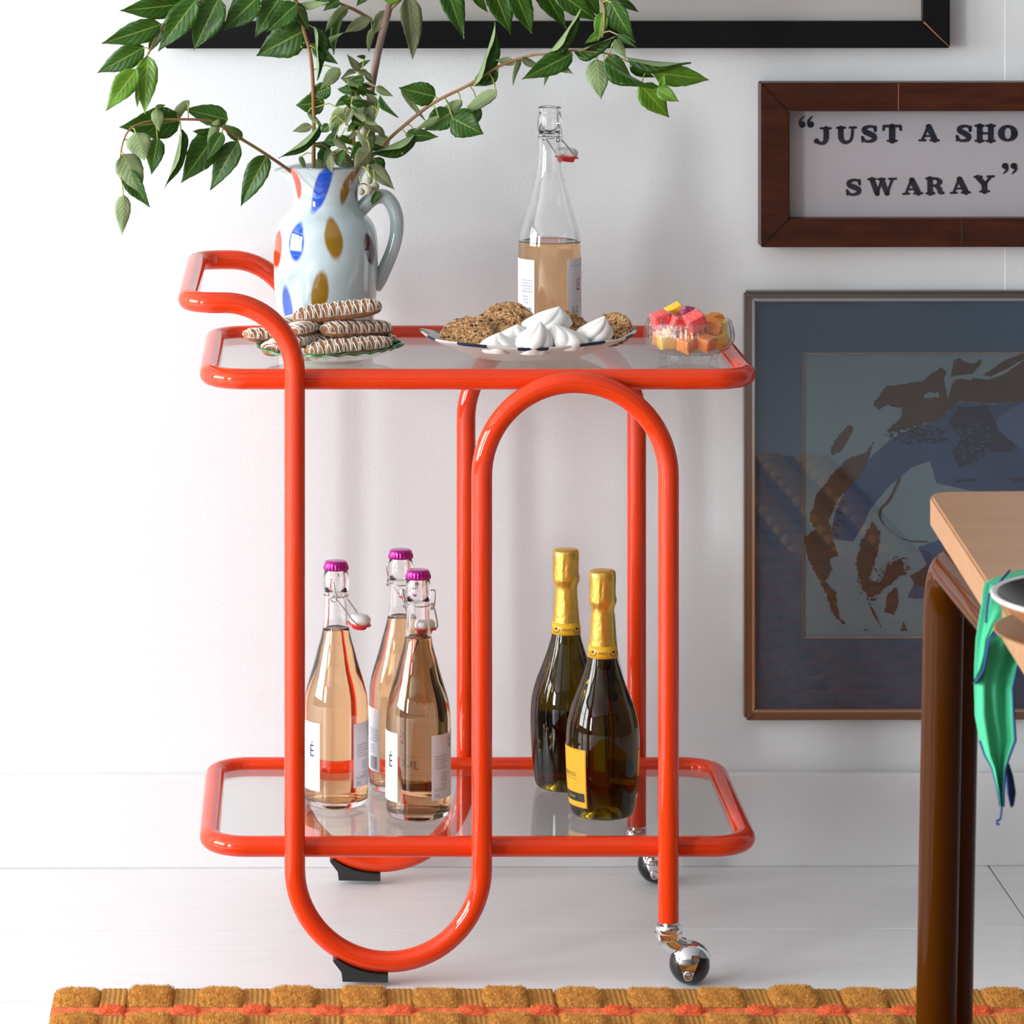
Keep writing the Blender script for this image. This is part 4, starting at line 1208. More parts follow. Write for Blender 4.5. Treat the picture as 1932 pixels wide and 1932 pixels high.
# ------------------------------------------------------------------ oval dish, meringues, lace biscuits
t = NT('speckled_stoneware')
f1 = t.noise(12, 4); f2 = t.noise(330, 2)
c = t.ramp(f1, (0.3, (0.58, 0.50, 0.44)), (0.7, (0.66, 0.60, 0.54)))
sp_ = t.ramp(f2, (0.70, (0, 0, 0)), (0.74, (1, 1, 1)))
c = t.mix(t.math('MULTIPLY', sp_, 0.8), c, (0.14, 0.08, 0.05))
# navy brushed dashes on the rim band, by angle and height of the glaze band
tc = t.add('ShaderNodeTexCoord'); sx = t.add('ShaderNodeSeparateXYZ'); t.L(tc.outputs['UV'], sx.inputs[0])
wv = t.math('SINE', t.math('MULTIPLY', sx.outputs[0], 2 * PI * 11))
nz = t.noise(70, 3); wv = t.math('ADD', wv, t.math('MULTIPLY', t.math('SUBTRACT', nz, 0.5), 1.6))
rim_ = t.math('GREATER_THAN', t.math('ADD', sx.outputs[1], t.math('MULTIPLY', t.math('SUBTRACT', t.noise(120, 2), 0.5), 0.35)), 0.62)
rim2 = t.math('GREATER_THAN', t.math('ADD', sx.outputs[1], t.math('MULTIPLY', t.math('SUBTRACT', t.noise(120, 2), 0.5), 0.25)), 0.52)
c = t.mix(rim2, c, (0.66, 0.62, 0.56))
c = t.mix(t.math('MULTIPLY', t.math('GREATER_THAN', wv, 0.05), rim_), c, (0.012, 0.020, 0.055))
t.base(c); t.b.inputs['Roughness'].default_value = 0.3
M['dish'] = t.m
DC = Vector(((995 - UX) * 4.888 / FPX, 4.888, GT))
DYAW = 0.05
dish = empty('oval_dish', DC, 'oval stoneware dish with navy dashes painted along its rim', 'dish', rz=DYAW)
def dish_geo():
    prof = [(0.0, 0.0008, 0.0), (0.42, 0.0008, 0.0), (0.50, 0.0025, 0.05), (0.66, 0.0085, 0.15), (0.82, 0.0150, 0.35), (0.93, 0.0190, 0.55), (0.985, 0.0212, 0.8), (1.0, 0.0228, 0.95), (0.995, 0.0245, 1.0), (0.965, 0.0240, 0.95), (0.90, 0.0205, 0.6), (0.75, 0.0130, 0.2), (0.5, 0.0070, 0.0), (0.0, 0.0055, 0.0)]
    seg = 96
    V, F, uv, rings = [], [], [], []
    for (k, z, vv) in prof:
        ring = []
        for i in range(seg):
            a = 2 * PI * i / seg
            ex = 2.3
            ca, sa = math.cos(a), math.sin(a)
            rad = 1.0 / ((abs(ca) ** ex + abs(sa) ** ex) ** (1 / ex))
            wob = 1 + 0.02 * math.sin(3 * a + 1) + 0.012 * math.sin(7 * a)
            x = 0.1375 * k * rad * ca * wob; y = 0.070 * k * rad * sa * wob
            lift = (0.011 * abs(ca) ** 3 + 0.0015 * math.sin(5 * a)) * max(0, (k - 0.5) / 0.5)
            ring.append(len(V)); V.append(Vector((x, y, z + lift))); uv.append((i / seg, vv))
        rings.append(ring)
    for A_, B_ in zip(rings, rings[1:]):
        for i in range(seg):
            F.append((A_[i], A_[(i + 1) % seg], B_[(i + 1) % seg], B_[i]))
    return V, F, uv
part('dish_body', dish_geo(), M['dish'], dish)

M['meringue'] = pm('white_meringue', (0.86, 0.84, 0.81), 0.7, spec=0.25)
def meringue(c, R, H, lean, seed, label, tilt=(0, 0)):
    rnd = random.Random(seed)
    nh, na = 26, 72
    V, F = [], []
    nr = rnd.choice((6, 7, 7)); tw = rnd.uniform(0.9, 1.6) * rnd.choice((1, -1)); ph = rnd.uniform(0, 6)
    for i in range(nh + 1):
        h = i / nh
        if h < 0.30: pr = 0.84 + 0.16 * math.sin(h / 0.30 * PI / 2)
        else:
            xq = (h - 0.30) / 0.70
            pr = 0.84 * (1 - xq ** 1.75) ** 1.05 + 0.16 * (1 - xq) ** 0.7
        pr = max(pr, 0.025)
        for j in range(na):
            a = 2 * PI * j / na
            wv = abs(math.cos((nr * (a + tw * h) + ph) / 2))
            rid = 1 + (0.17 * (wv ** 0.6) - 0.10) * min(1, h * 4 + .25) + 0.04 * mnoise.noise(Vector((math.cos(a) * 2 + seed, math.sin(a) * 2, h * 3)))
            r = R * pr * rid
            off = lean * (h ** 2.2) * R
            V.append(Vector((r * math.cos(a) + off, r * math.sin(a) - 0.1 * off, H * h)))
    for i in range(nh):
        for j in range(na):
            j2 = (j + 1) % na
            F.append((i * na + j, i * na + j2, (i + 1) * na + j2, (i + 1) * na + j))
    F.append(tuple(range(na))[::-1]); F.append(tuple(nh * na + j for j in range(na)))
    Mx = Matrix.Rotation(tilt[0], 4, 'Y') @ Matrix.Rotation(tilt[1], 4, 'X')
    o = part('meringue', xf((V, F), Mx), M['meringue'], None, loc=c)
    prop(o, label, 'meringue', 'meringue kisses on the oval dish')
def mg(u, vb, d): return P(u, vb, d)
meringue(mg(940, 664, 4.845), 0.0240, 0.0245, 0.05, 1, 'squat white meringue sitting next to the big nut biscuit')
meringue(mg(1006, 666, 4.842), 0.0245, 0.0400, 0.35, 2, 'tall white meringue in the front row with upright peak')
meringue(mg(973, 652, 4.878), 0.0245, 0.0270, 0.1, 3, 'white meringue tucked behind two front ones by the nut biscuit')
meringue(mg(1030, 624, 4.895), 0.0300, 0.0310, 0.55, 4, 'largest white meringue perched on top of the others')
meringue(mg(1075, 658, 4.850), 0.0250, 0.0320, -0.85, 5, 'white meringue with peak bent towards the top meringue')
meringue(mg(1118, 648, 4.872), 0.0235, 0.0350, 0.65, 6, 'white meringue at the end of the row beside small nut biscuit')

t = NT('nut_lace_biscuit')
f = t.noise(230, 4, 0.6); f2 = t.noise(120, 2)
c = t.ramp(f, (0.30, (0.13, 0.045, 0.015)), (0.46, (0.46, 0.21, 0.065)), (0.62, (0.74, 0.49, 0.24)))
c = t.mix(t.math('GREATER_THAN', f2, 0.66), c, (0.045, 0.018, 0.012))
t.base(c); t.b.inputs['Roughness'].default_value = 0.45
t.bump(f, 0.9, 0.003)
M['lace'] = t.m
M['nut'] = pm('toasted_nut', (0.70, 0.44, 0.20), 0.4, var=(90, (0.36, 0.14, 0.045), 0.4, 0.6))
M['choc'] = pm('dark_chocolate', (0.04, 0.016, 0.011), 0.35)
def lace(c, R, rot, seed, label, T=0.0065):
    rnd = random.Random(seed)
    root = empty('nut_biscuit', c, label, 'biscuit', 'nut lace biscuits on the oval dish')
    nr, na = 16, 56
    V, F = [], []
    def top(r, a, s):
        x, y = r * math.cos(a), r * math.sin(a)
        b = mnoise.noise(Vector((x * 330 + seed, y * 330, s))) * 0.0016 + mnoise.noise(Vector((x * 120 + seed, y * 120, s))) * 0.0015
        e = math.sqrt(max(0, 1 - (r / R) ** 4))
        return Vector((x, y, s * (T / 2 * e + b)))
    for s in (1, -1):
        for i in range(nr + 1):
            for j in range(na):
                a = 2 * PI * j / na
                wob = 1 + 0.06 * mnoise.noise(Vector((math.cos(a) * 3 + seed, math.sin(a) * 3, 0))) + 0.03 * mnoise.noise(Vector((math.cos(a) * 11 + seed, math.sin(a) * 11, 0)))
                V.append(top(R * wob * max(i, 0.02) / nr, a, s))
    n = (nr + 1) * na
    for i in range(nr):
        for j in range(na):
            j2 = (j + 1) % na
            q = (i * na + j, i * na + j2, (i + 1) * na + j2, (i + 1) * na + j)
            F.append(q); F.append(tuple(n + k for k in q[::-1]))
    for j in range(na):
        j2 = (j + 1) % na
        F.append((nr * na + j, nr * na + j2, n + nr * na + j2, n + nr * na + j))
    Mx = rot
    part('biscuit_body', xf((V, F), Mx), [M['lace']], root)
    for nm, mat, cnt in (('nut_crumbs', M['nut'], 150), ('chocolate_bits', M['choc'], 32)):
        gs = []
        for k in range(cnt):
            r = R * math.sqrt(rnd.random()) * 0.96; a = rnd.uniform(0, 2 * PI)
            p = top(r, a, rnd.choice((1, 1, -1)))
            sz = rnd.uniform(0.0011, 0.0024) * (1.1 if nm != 'nut_crumbs' else 1)
            bm = bmesh.new(); bmesh.ops.create_icosphere(bm, subdivisions=1, radius=sz)
            bm.verts.ensure_lookup_table()
            g = ([Vector((v.co.x * rnd.uniform(.7, 1.2), v.co.y * rnd.uniform(.7, 1.2), v.co.z * .7)) + p for v in bm.verts], [tuple(v.index for v in f.verts) for f in bm.faces])
            bm.free(); gs.append(g)
        o = part(nm, xf(join(*gs), Mx), mat, root, smooth=False)
        o['kind'] = 'stuff'
def rot3(rx, ry, rz): return Matrix.Rotation(rz, 4, 'Z') @ Matrix.Rotation(ry, 4, 'Y') @ Matrix.Rotation(rx, 4, 'X')
lace(P(879, 628, 4.880), 0.0340, rot3(R_(26), R_(-10), 0), 1, 'big round nut biscuit leaning out at the end of the oval dish')
lace(P(938, 613, 4.905), 0.0320, rot3(R_(30), R_(-14), 0.1), 2, 'nut biscuit propped behind the big one, half covered by it')
lace(P(962, 607, 4.915), 0.0330, rot3(R_(42), R_(-4), 0.2), 3, 'nut biscuit at the back touching the largest meringue')
lace(P(1082, 612, 4.928), 0.0240, rot3(R_(35), R_(20), 0.3), 4, 'nut biscuit peeping over the meringues in front of the open bottle')
lace(P(1155, 622, 4.905), 0.0260, rot3(R_(40), R_(-28), 0.2), 5, 'nut biscuit tilted up beside the last meringue')

# ------------------------------------------------------------------ glass bowl of sweets
BC = Vector(((1300 - UX) * 4.868 / FPX, 4.868, GT))
bowl = empty('sweet_bowl', BC, 'small ribbed clear glass bowl on little feet full of sweets', 'bowl')
rib = lambda a, r, z: 1 + 0.010 * math.cos(48 * a) + (0.03 * math.cos(24 * a + (PI if int(z * 400) % 2 else 0)) if 0.008 < z < 0.019 else 0)
bp = [(0, 0.009), (0.020, 0.0085), (0.034, 0.0098), (0.044, 0.0135), (0.052, 0.0190), (0.0565, 0.0270), (0.0565, 0.036), (0.0545, 0.0455), (0.0528, 0.0508), (0.0515, 0.0520), (0.0500, 0.0508), (0.0515, 0.044), (0.0530, 0.036), (0.0528, 0.028), (0.0480, 0.0205), (0.040, 0.0160), (0.030, 0.0135), (0, 0.0130)]
part('bowl_body', lathe(smooth_prof(bp, 2), 192, rfun=rib), M['bowlglass'], bowl)
for k in range(5):
    a = 2 * PI * k / 5 + 0.62
    ft = lathe([(0, 0.0), (0.0042, 0.0003), (0.0050, 0.003), (0.0058, 0.006), (0.0075, 0.0105), (0, 0.0115)], 14)
    part('foot', move(ft, (0.034 * math.sin(a), -0.034 * math.cos(a), 0.0)), M['bowlglass'], bowl)

def sugar(name, col, deep):
    t = NT(name)
    f = t.noise(600, 3, 0.6)
    m_ = t.ramp(f, (0.52, (0, 0, 0)), (0.64, (1, 1, 1)))
    t.base(t.mix(t.math('MULTIPLY', m_, 0.32), col, (0.92, 0.85, 0.80)))
    t.b.inputs['Roughness'].default_value = 0.5
    t.b.inputs['Subsurface Weight'].default_value = 0.5
    t.b.inputs['Subsurface Radius'].default_value = (0.012, 0.006, 0.003)
    t.bump(f, 0.6, 0.0012)
    return t.m
M['s_pink'] = sugar('pink_jelly', (0.88, 0.075, 0.07), None)
M['s_yel'] = sugar('yellow_jelly', (0.92, 0.55, 0.0), None)
M['s_pur'] = sugar('purple_jelly', (0.33, 0.03, 0.12), None)
M['s_or'] = sugar('orange_jelly', (0.92, 0.27, 0.0), None)
M['sugar'] = pm('sugar_grains', (0.93, 0.88, 0.86), 0.4)
def sweet(c, size, rot, mat, label, dome=False, seed=0):
    rnd = random.Random(seed)
    bm = bmesh.new()
    bmesh.ops.create_cube(bm, size=1.0)
    bmesh.ops.bevel(bm, geom=list(bm.edges), offset=0.16, segments=3, profile=0.6, affect='EDGES')
    for v in bm.verts:
        if dome:
            k = 0.5 - v.co.z
            if v.co.z > -0.1:
                f = math.sqrt(max(0, 1 - ((v.co.z + 0.1) / 0.62) ** 2)); v.co.x *= 0.25 + 0.75 * f; v.co.y *= 0.5 + 0.5 * f
        n = mnoise.noise(v.co * 6 + Vector((seed, 0, 0))) * 0.03
        v.co *= 1 + n
        v.co = Vector((v.co.x * size[0], v.co.y * size[1], v.co.z * size[2]))
    bm.verts.ensure_lookup_table()
    g = ([v.co.copy() for v in bm.verts], [tuple(v.index for v in f.verts) for f in bm.faces])
    tris = [[v.co.copy() for v in f.verts][:3] for f in bm.faces]
    bm.free()
    root = part('jelly_sweet', xf(g, rot), mat, None, loc=c)
    prop(root, label, 'sweet', 'sugared jelly sweets in the glass bowl')
    gs = []
    for k in range(130):
        tr = rnd.choice(tris); a, b = rnd.random(), rnd.random()
        if a + b > 1: a, b = 1 - a, 1 - b
        p = tr[0] + (tr[1] - tr[0]) * a + (tr[2] - tr[0]) * b
        s = rnd.uniform(0.00025, 0.00050)
        o = [p + Vector((s, 0, 0)), p + Vector((-s, s, 0)), p + Vector((-s, -s, 0)), p + Vector((0, 0, s * 1.4)), p + Vector((0, 0, -s * 1.4))]
        gs.append((o, [(0, 1, 3), (1, 2, 3), (2, 0, 3), (1, 0, 4), (2, 1, 4), (0, 2, 4)]))
    so = part('sugar_coating', xf(join(*gs), rot), M['sugar'], root, smooth=False)
    so['kind'] = 'stuff'
S = 0.021
sweet(P(1247, 604, 4.848), (S * 1.05, S, S * .95), rot3(.1, -.30, .25), M['s_pink'], 'coral pink sugared sweet at the bowl rim in front of yellow one', seed=1)
sweet(P(1274, 590, 4.872), (S * 1.1, S * .8, S * .95), rot3(.2, -.5, .1), M['s_yel'], 'yellow sugared sweet standing highest at the back of the bowl', seed=2)
sweet(P(1299, 592, 4.862), (S * 1.25, S * 1.0, S * .85), rot3(-.2, .25, .2), M['s_pur'], 'purple sugared sweet with rounded top on the heap', True, seed=3)
sweet(P(1276, 608, 4.845), (S * .9, S * .9, S * .8), rot3(.3, .3, .5), M['s_pink'], 'dark pink sugared sweet wedged low under the purple one', seed=4)
sweet(P(1311, 606, 4.838), (S * 1.15, S, S * .95), rot3(.35, -.45, .2), M['s_pink'], 'pink sugared sweet tilted in front of the purple one', seed=5)
sweet(P(1351, 601, 4.880), (S * .9, S * .9, S * .7), rot3(.1, .1, .4), M['s_or'], 'amber sugared sweet poking up at the far rim of the bowl', True, seed=6)
sweet(P(1352, 615, 4.862), (S * 1.15, S, S * .7), rot3(.1, .05, .1), M['s_yel'], 'golden sugared sweet lying below the amber one in the bowl', seed=7)
random.seed(9)
k = 0
for (x, y, z) in [(-.030, -.018, .026), (-.006, -.032, .025), (.018, -.029, .026), (.036, -.010, .027), (-.033, .010, .026), (-.010, .002, .025), (.014, .004, .026), (.033, .016, .026), (-.008, .030, .026), (.014, .031, .027), (.004, -.016, .043), (.030, -.010, .044), (-.022, .012, .044), (.022, .022, .044)]:
    sweet(BC + Vector((x, y, z)), (S * .95, S * .95, S * .85), rot3(random.uniform(-.3, .3), random.uniform(-.3, .3), random.uniform(0, 1.5)), M['s_or'] if k % 3 else M['s_yel'], 'orange sugared sweet seen through the ribbed side of the bowl' if k % 3 else 'yellow sugared sweet seen through the ribbed side of the bowl', seed=20 + k)
    k += 1

# ------------------------------------------------------------------ pictures on the wall
def wall_thing(name, u0, v1, dref, label, cat):
    p = P(u0, v1, dref)
    return empty(name, (p.x, rootw(p.x) - 0.0005, p.z), label, cat, rz=WROT), dref / FPX

def stroke2d(pts, w):
    """variable width ribbon with round ends -> verts2d, faces"""
    n = len(pts)
    ww = w if isinstance(w, (list, tuple)) else [w] * n
    V, F = [], []
    P2 = [Vector((p[0], p[1], 0)) for p in pts]
    for i in range(n):
        t_ = (P2[min(i + 1, n - 1)] - P2[max(i - 1, 0)]).normalized()
        nn = Vector((-t_.y, t_.x, 0))
        V += [P2[i] + nn * ww[i] / 2, P2[i] - nn * ww[i] / 2]
    for i in range(n - 1): F.append((2 * i, 2 * i + 1, 2 * i + 3, 2 * i + 2))
    for i in (0, n - 1):
        o = len(V)
        for k in range(10): V.append(P2[i] + Vector((math.cos(k * PI / 5), math.sin(k * PI / 5), 0)) * ww[i] / 2)
        F.append(tuple(o + k for k in range(10)))
    return V, F

def cat2(pts, n=5):
    return [(p.x, p.y) for p in smooth3([Vector((a, b, 0)) for a, b in pts], n)]
def catw(ws, n=5):
    out = []
    for a, b in zip(ws, ws[1:]):
        for k in range(n): out.append(a + (b - a) * k / n)
    return out + [ws[-1]]

def glyph(ch):
    st = []
    sl = lambda x0, x1, y, w=.12: st.append(([(x0, y), (x1, y)], w))
    if ch == 'J':
        sl(-.10, .46, .94); st.append((cat2([(.20, .92), (.20, .35), (.10, .10), (-.12, .05), (-.34, .16)]), catw([.27, .27, .22, .17, .17]))); st.append(([(-.35, .17), (-.33, .20)], .25))
    elif ch == 'U':
        sl(-.52, -.08, .94); sl(.20, .54, .94); st.append((cat2([(-.31, .92), (-.31, .35), (-.16, .10), (.08, .08), (.29, .30), (.36, .92)]), catw([.27, .27, .22, .17, .14, .13])))
    elif ch == 'S':
        st.append((cat2([(.34, .66), (.28, .86), (.03, .93), (-.24, .82), (-.23, .64), (.02, .50), (.25, .35), (.24, .16), (-.02, .06), (-.27, .12), (-.38, .32)]), catw([.14, .14, .14, .22, .26, .28, .27, .22, .14, .14, .14]))); st.append(([(.36, .92), (.36, .66)], .1)); st.append(([(-.38, .06), (-.38, .32)], .1))
    elif ch == 'T':
        sl(-.46, .46, .92, .14); st.append(([(-.45, .90), (-.48, .70)], .13)); st.append(([(.45, .90), (.48, .70)], .13)); st.append(([(0, .9), (0, .06)], .30)); sl(-.24, .24, .06)
    elif ch == 'A':
        st.append(([(-.36, .06), (.0, .94)], .13)); st.append(([(.0, .86), (.34, .06)], .28)); sl(-.2, .22, .30, .10); sl(-.52, -.18, .05, .11); sl(.10, .56, .05, .11)
    elif ch == 'H':
        for s in (-.31, .31):
            st.append(([(s, .93), (s, .06)], .27)); sl(s - .22, s + .22, .94); sl(s - .22, s + .22, .06)
        sl(-.3, .3, .5, .12)
    elif ch == 'O':
        pts = [(.36 * math.cos(a), .5 + .40 * math.sin(a)) for a in [2 * PI * i / 24 for i in range(25)]]
        st.append((pts, [.15 + .17 * math.cos(2 * PI * i / 24) ** 2 for i in range(25)]))
    elif ch == 'W':
        st.append(([(-.56, .93), (-.28, .08)], .25)); st.append(([(-.28, .08), (0, .90)], .13)); st.append(([(-.02, .90), (.27, .08)], .25)); st.append(([(.27, .08), (.58, .93)], .13))
        sl(-.76, -.36, .94, .11); sl(-.2, .16, .94, .11); sl(.40, .78, .94, .11)
    elif ch == 'R':
        st.append(([(-.28, .93), (-.28, .06)], .27)); sl(-.48, .0, .94); sl(-.48, -.06, .06); st.append((cat2([(-.28, .93), (.08, .92), (.27, .73), (.08, .53), (-.2, .52)]), catw([.12, .15, .27, .15, .1]))); st.append((cat2([(.02, .5), (.22, .34), (.30, .12), (.46, .07)]), catw([.15, .26, .25, .12])))
    elif ch == 'Y':
        st.append(([(-.36, .92), (0, .48)], .26)); st.append(([(.38, .92), (.02, .48)], .13)); st.append(([(0, .52), (0, .06)], .28)); sl(-.54, -.14, .94); sl(.2, .56, .94); sl(-.24, .24, .06)
    elif ch == 'q':
        st.append(([(0, .12), (0, .12001)], .34)); st.append((cat2([(-.10, .12), (-.10, .36), (.10, .60)]), catw([.14, .14, .06])))
    elif ch == 'p':
        st.append(([(0, .5), (0, .50001)], .34)); st.append((cat2([(.10, .50), (.10, .26), (-.10, .02)]), catw([.14, .14, .06])))
    g = [stroke2d(p, [q * 1.18 for q in w] if isinstance(w, (list, tuple)) else w * 1.18) for p, w in st]
    return join(*g)

def frame_bars(root, x0, x1, z0, z1, w, depth, mat, name='frame_bar', bev=0.002):
    """four mitred bars, outer rect x0..x1,z0..z1"""
    def bar(p):
        (ax, az), (bx, bz_), (cx, cz), (dx, dz) = p
        V = [Vector((x, y, z)) for y in (-depth, 0) for x, z in p]
        F = [(0, 1, 2, 3), (7, 6, 5, 4), (0, 4, 5, 1), (1, 5, 6, 2), (2, 6, 7, 3), (3, 7, 4, 0)]
        bm = bmesh.new(); vs = [bm.verts.new(v) for v in V]
        for f in F: bm.faces.new([vs[i] for i in f])
        bmesh.ops.recalc_face_normals(bm, faces=bm.faces)
        bmesh.ops.bevel(bm, geom=list(bm.edges), offset=bev, segments=2, affect='EDGES')
        bm.verts.ensure_lookup_table()
        g = ([v.co.copy() for v in bm.verts], [tuple(v.index for v in f.verts) for f in bm.faces]); bm.free()
        return g
    e = 0.0002
    for q in ([(x0, z0), (x1, z0), (x1 - w, z0 + w), (x0 + w, z0 + w)], [(x0, z1), (x0 + w, z1 - w), (x1 - w, z1 - w), (x1, z1)],
              [(x0, z0 + e), (x0 + w, z0 + w + e), (x0 + w, z1 - w - e), (x0, z1 - e)], [(x1, z0 + e), (x1, z1 - e), (x1 - w, z1 - w - e), (x1 - w, z0 + w + e)]):
        part(name, bar(q), mat, root, smooth=False)

def plane_xz(x0, x1, z0, z1, y, t_=0.002):
    return box(x0, x1, y, y + t_, z0, z1)

# black frame, only its lower part is in view
bf, s = wall_thing('picture_frame', 312, 91, 5.222, 'wide black picture frame with cream sheet hanging above the jug', 'picture')
W_ = (1793 - 312) * s; H_ = 0.62; w_ = 51 * s
frame_bars(bf, 0, W_, 0, H_, w_, 0.026, M['black_frame'], bev=0.0012)
part('mount_board', plane_xz(w_ - 0.004, W_ - w_ + 0.004, w_ - 0.004, H_ - w_ + 0.004, -0.010), M['mount'], bf, smooth=False)
part('glass_pane', plane_xz(w_ - 0.002, W_ - w_ + 0.002, w_ - 0.002, H_ - w_ + 0.002, -0.016, 0.0015), M['paneglass'], bf, smooth=False)
g = tube([(W_ - w_ + 0.001, -0.0262, w_ - 0.001), (W_ - w_ * .5, -0.0263, w_ * .5), (W_ - 0.001, -0.0262, 0.002)], [0.0011, 0.0008, 0.0004], 6)
part('open_mitre', g, M['chip'], bf)

# brown sign
sg, s = wall_thing('framed_sign', 1437, 468, 5.205, 'dark brown wooden frame around a paper sign with navy slab letters', 'sign')
W_ = (2085 - 1437) * s; H_ = (468 - 157) * s; w_ = 54 * s
frame_bars(sg, 0, W_, 0, H_, w_, 0.036, M['mahogany'], bev=0.0014)
part('sign_sheet', plane_xz(w_ - 0.003, W_ - w_ + 0.003, w_ - 0.003, H_ - w_ + 0.003, -0.012), M['signpaper'], sg, smooth=False)
part('glass_pane', plane_xz(w_ - 0.001, W_ - w_ + 0.001, w_ - 0.001, H_ - w_ + 0.001, -0.020, 0.0015), M['paneglass'], sg, smooth=False)
for (u, top_) in ((1696, True), (1816, False)):
    x = (u - 1437) * s
    z0, z1 = ((H_ - w_ + 0.001, H_ - 0.001) if top_ else (0.001, w_ - 0.001))
    part('veneer_crack', box(x, x + 0.0009, -0.0364, -0.0358, z0, z1), M['chip'] if top_ else M['mahogany_edge'], sg, smooth=False)
Z6 = lambda x, y: ((1420 + x / 3.773 - 1437) * s, (468 - (120 + y / 3.773)) * s)
letters = [('J', 520, 588, 120, 0), ('U', 692, 583, 120, 1), ('S', 857, 577, 124, 2), ('T', 1019, 572, 122, 0), ('A', 1281, 568, 122, 0), ('S', 1532, 573, 122, -2), ('H', 1687, 573, 122, 0), ('O', 1849, 574, 124, 0),
           ('S', 747, 957, 120, 3), ('W', 948, 953, 122, 1), ('A', 1164, 949, 120, 2), ('R', 1328, 948, 120, 1), ('A', 1506, 943, 120, 2), ('Y', 1683, 935, 120, 2),
           ('q', 374, 462, 120, 0), ('q', 434, 462, 120, 0), ('p', 1830, 804, 116, 0), ('p', 1893, 804, 116, 0)]
for (ch, cx, by, hh, an) in letters:
    x, z = Z6(cx, by); k = hh / 3.773 * s
    V, F = glyph(ch)
    ca, sa = math.cos(math.radians(an)), math.sin(math.radians(an))
    V3 = [Vector((x + (v.x * ca - v.y * sa) * k * 1.06, -0.0127, z + (v.x * sa + v.y * ca) * k)) for v in V]
    part('letter' if ch not in 'qp' else 'quotation_mark', (V3, F), M['navy'], sg, smooth=False, fix=False)

# blue print
bp_, s = wall_thing('framed_print', 1405, 1361, 5.224, 'abstract brown and blue print in blue mat and thin gunmetal frame', 'picture')
U0, V0 = 1405, 1361
X = lambda u: (u - U0) * s
Z = lambda v: (V0 - v) * s
UR = 2190
W_, H_ = X(UR), Z(550); w_ = 19 * s
frame_bars(bp_, 0, W_, 0, H_, w_, 0.022, M['gunmetal'], bev=0.0035)
frame_bars(bp_, w_ * .62, W_ - w_ * .62, w_ * .62, H_ - w_ * .62, 0.006, 0.019, M['silverlip'], 'inner_lip', 0.0015)
AU0, AU1, AV0, AV1 = 1519, 2070, 671, 1207
part('print_sheet', plane_xz(X(AU0) - .01, X(AU1) + .01, Z(AV1) - .01, Z(AV0) + .01, -0.0060, 0.001), M['art_bg'], bp_, smooth=False)
def mat_board(u0, u1, v0, v1, y, mat, nm, t_):
    x0, x1, z0, z1 = w_ * .7, W_ - w_ * .7, w_ * .7, H_ - w_ * .7
    g = join(box(x0, X(u0), y, y + t_, z0, z1), box(X(u1), x1, y, y + t_, z0, z1), box(X(u0), X(u1), y, y + t_, z0, Z(v1)), box(X(u0), X(u1), y, y + t_, Z(v0), z1))
    part(nm, g, mat, bp_, smooth=False)
mat_board(AU0, AU1, AV0, AV1, -0.0085, M['bevel_tan'], 'mat_bevel', 0.0012)
mat_board(AU0 - 2.5, AU1 + 2.5, AV0 - 2.5, AV1 + 2.5, -0.0098, M['mat_blue'], 'mat_board', 0.0012)
part('glass_pane', plane_xz(w_ * .8, W_ - w_ * .8, w_ * .8, H_ - w_ * .8, -0.014, 0.0015), M['paneglass'], bp_, smooth=False)
def art(poly, mat, lay, rag=5.0, seed=0):
    Q = []
    n = len(poly)
    for i in range(n):
        a, b = poly[i], poly[(i + 1) % n]
        ln = math.hypot(b[0] - a[0], b[1] - a[1]); m = max(1, int(ln / 4.5))
        dx, dy = (b[0] - a[0]) / max(ln, 1e-6), (b[1] - a[1]) / max(ln, 1e-6)
        for k in range(m):
            f = k / m
            x, y = a[0] + (b[0] - a[0]) * f, a[1] + (b[1] - a[1]) * f
            if rag:
                j = rag * (mnoise.noise(Vector((x * .06, y * .06, seed))) + .8 * mnoise.noise(Vector((x * .20, y * .20, seed + 3))) + .5 * mnoise.noise(Vector((x * .55, y * .55, seed + 9))))
                x, y = x - dy * j, y + dx * j
            u = 1380 + x / 2.147; v = 500 + y / 2.147
            u = min(max(u, AU0 - 4), AU1 + 4); v = min(max(v, AV0 - 4), AV1 + 4)
            Q.append((X(u), Z(v)))
    pts = [Vector((x, -0.0062 - lay * 0.00012, z)) for x, z in Q]
    flat = [Vector((x, z, 0)) for x, z in Q]
    F = tessellate_polygon([flat])
    part('printed_shape', (pts, [tuple(f) for f in F]), mat, bp_, smooth=False, fix=False)
def speckle(cx, cy, rx, ry, mat, lay, n, seed, smin=2, smax=9):
    rnd = random.Random(seed)
    V, F = [], []
    for k in range(n):
        a = rnd.uniform(0, 2 * PI); rr = math.sqrt(rnd.random())
        x, y = cx + rx * rr * math.cos(a), cy + ry * rr * math.sin(a)
        sz = rnd.uniform(smin, smax); o = len(V)
        an = rnd.uniform(-.5, .5)
        for i in range(6):
            t_ = 2 * PI * i / 6
            px = sz * math.cos(t_) * rnd.uniform(.7, 1.3); py = sz * .5 * math.sin(t_) * rnd.uniform(.7, 1.3)
            u = 1380 + (x + px * math.cos(an) - py * math.sin(an)) / 2.147; v = 500 + (y + px * math.sin(an) + py * math.cos(an)) / 2.147
            u = min(max(u, AU0 - 3), AU1 + 3); v = min(max(v, AV0 - 3), AV1 + 3)
            V.append(Vector((X(u), -0.0062 - lay * 0.00012, Z(v))))
        F.append(tuple(range(o, o + 6)))
    o = part('brush_speckle', (V, F), mat, bp_, smooth=False, fix=False); o['kind'] = 'stuff'
bl_ = M['art_blue']; br = M['art_brown']; dk = M['art_dark']; b2 = M['art_blue2']; bg = M['art_bg']
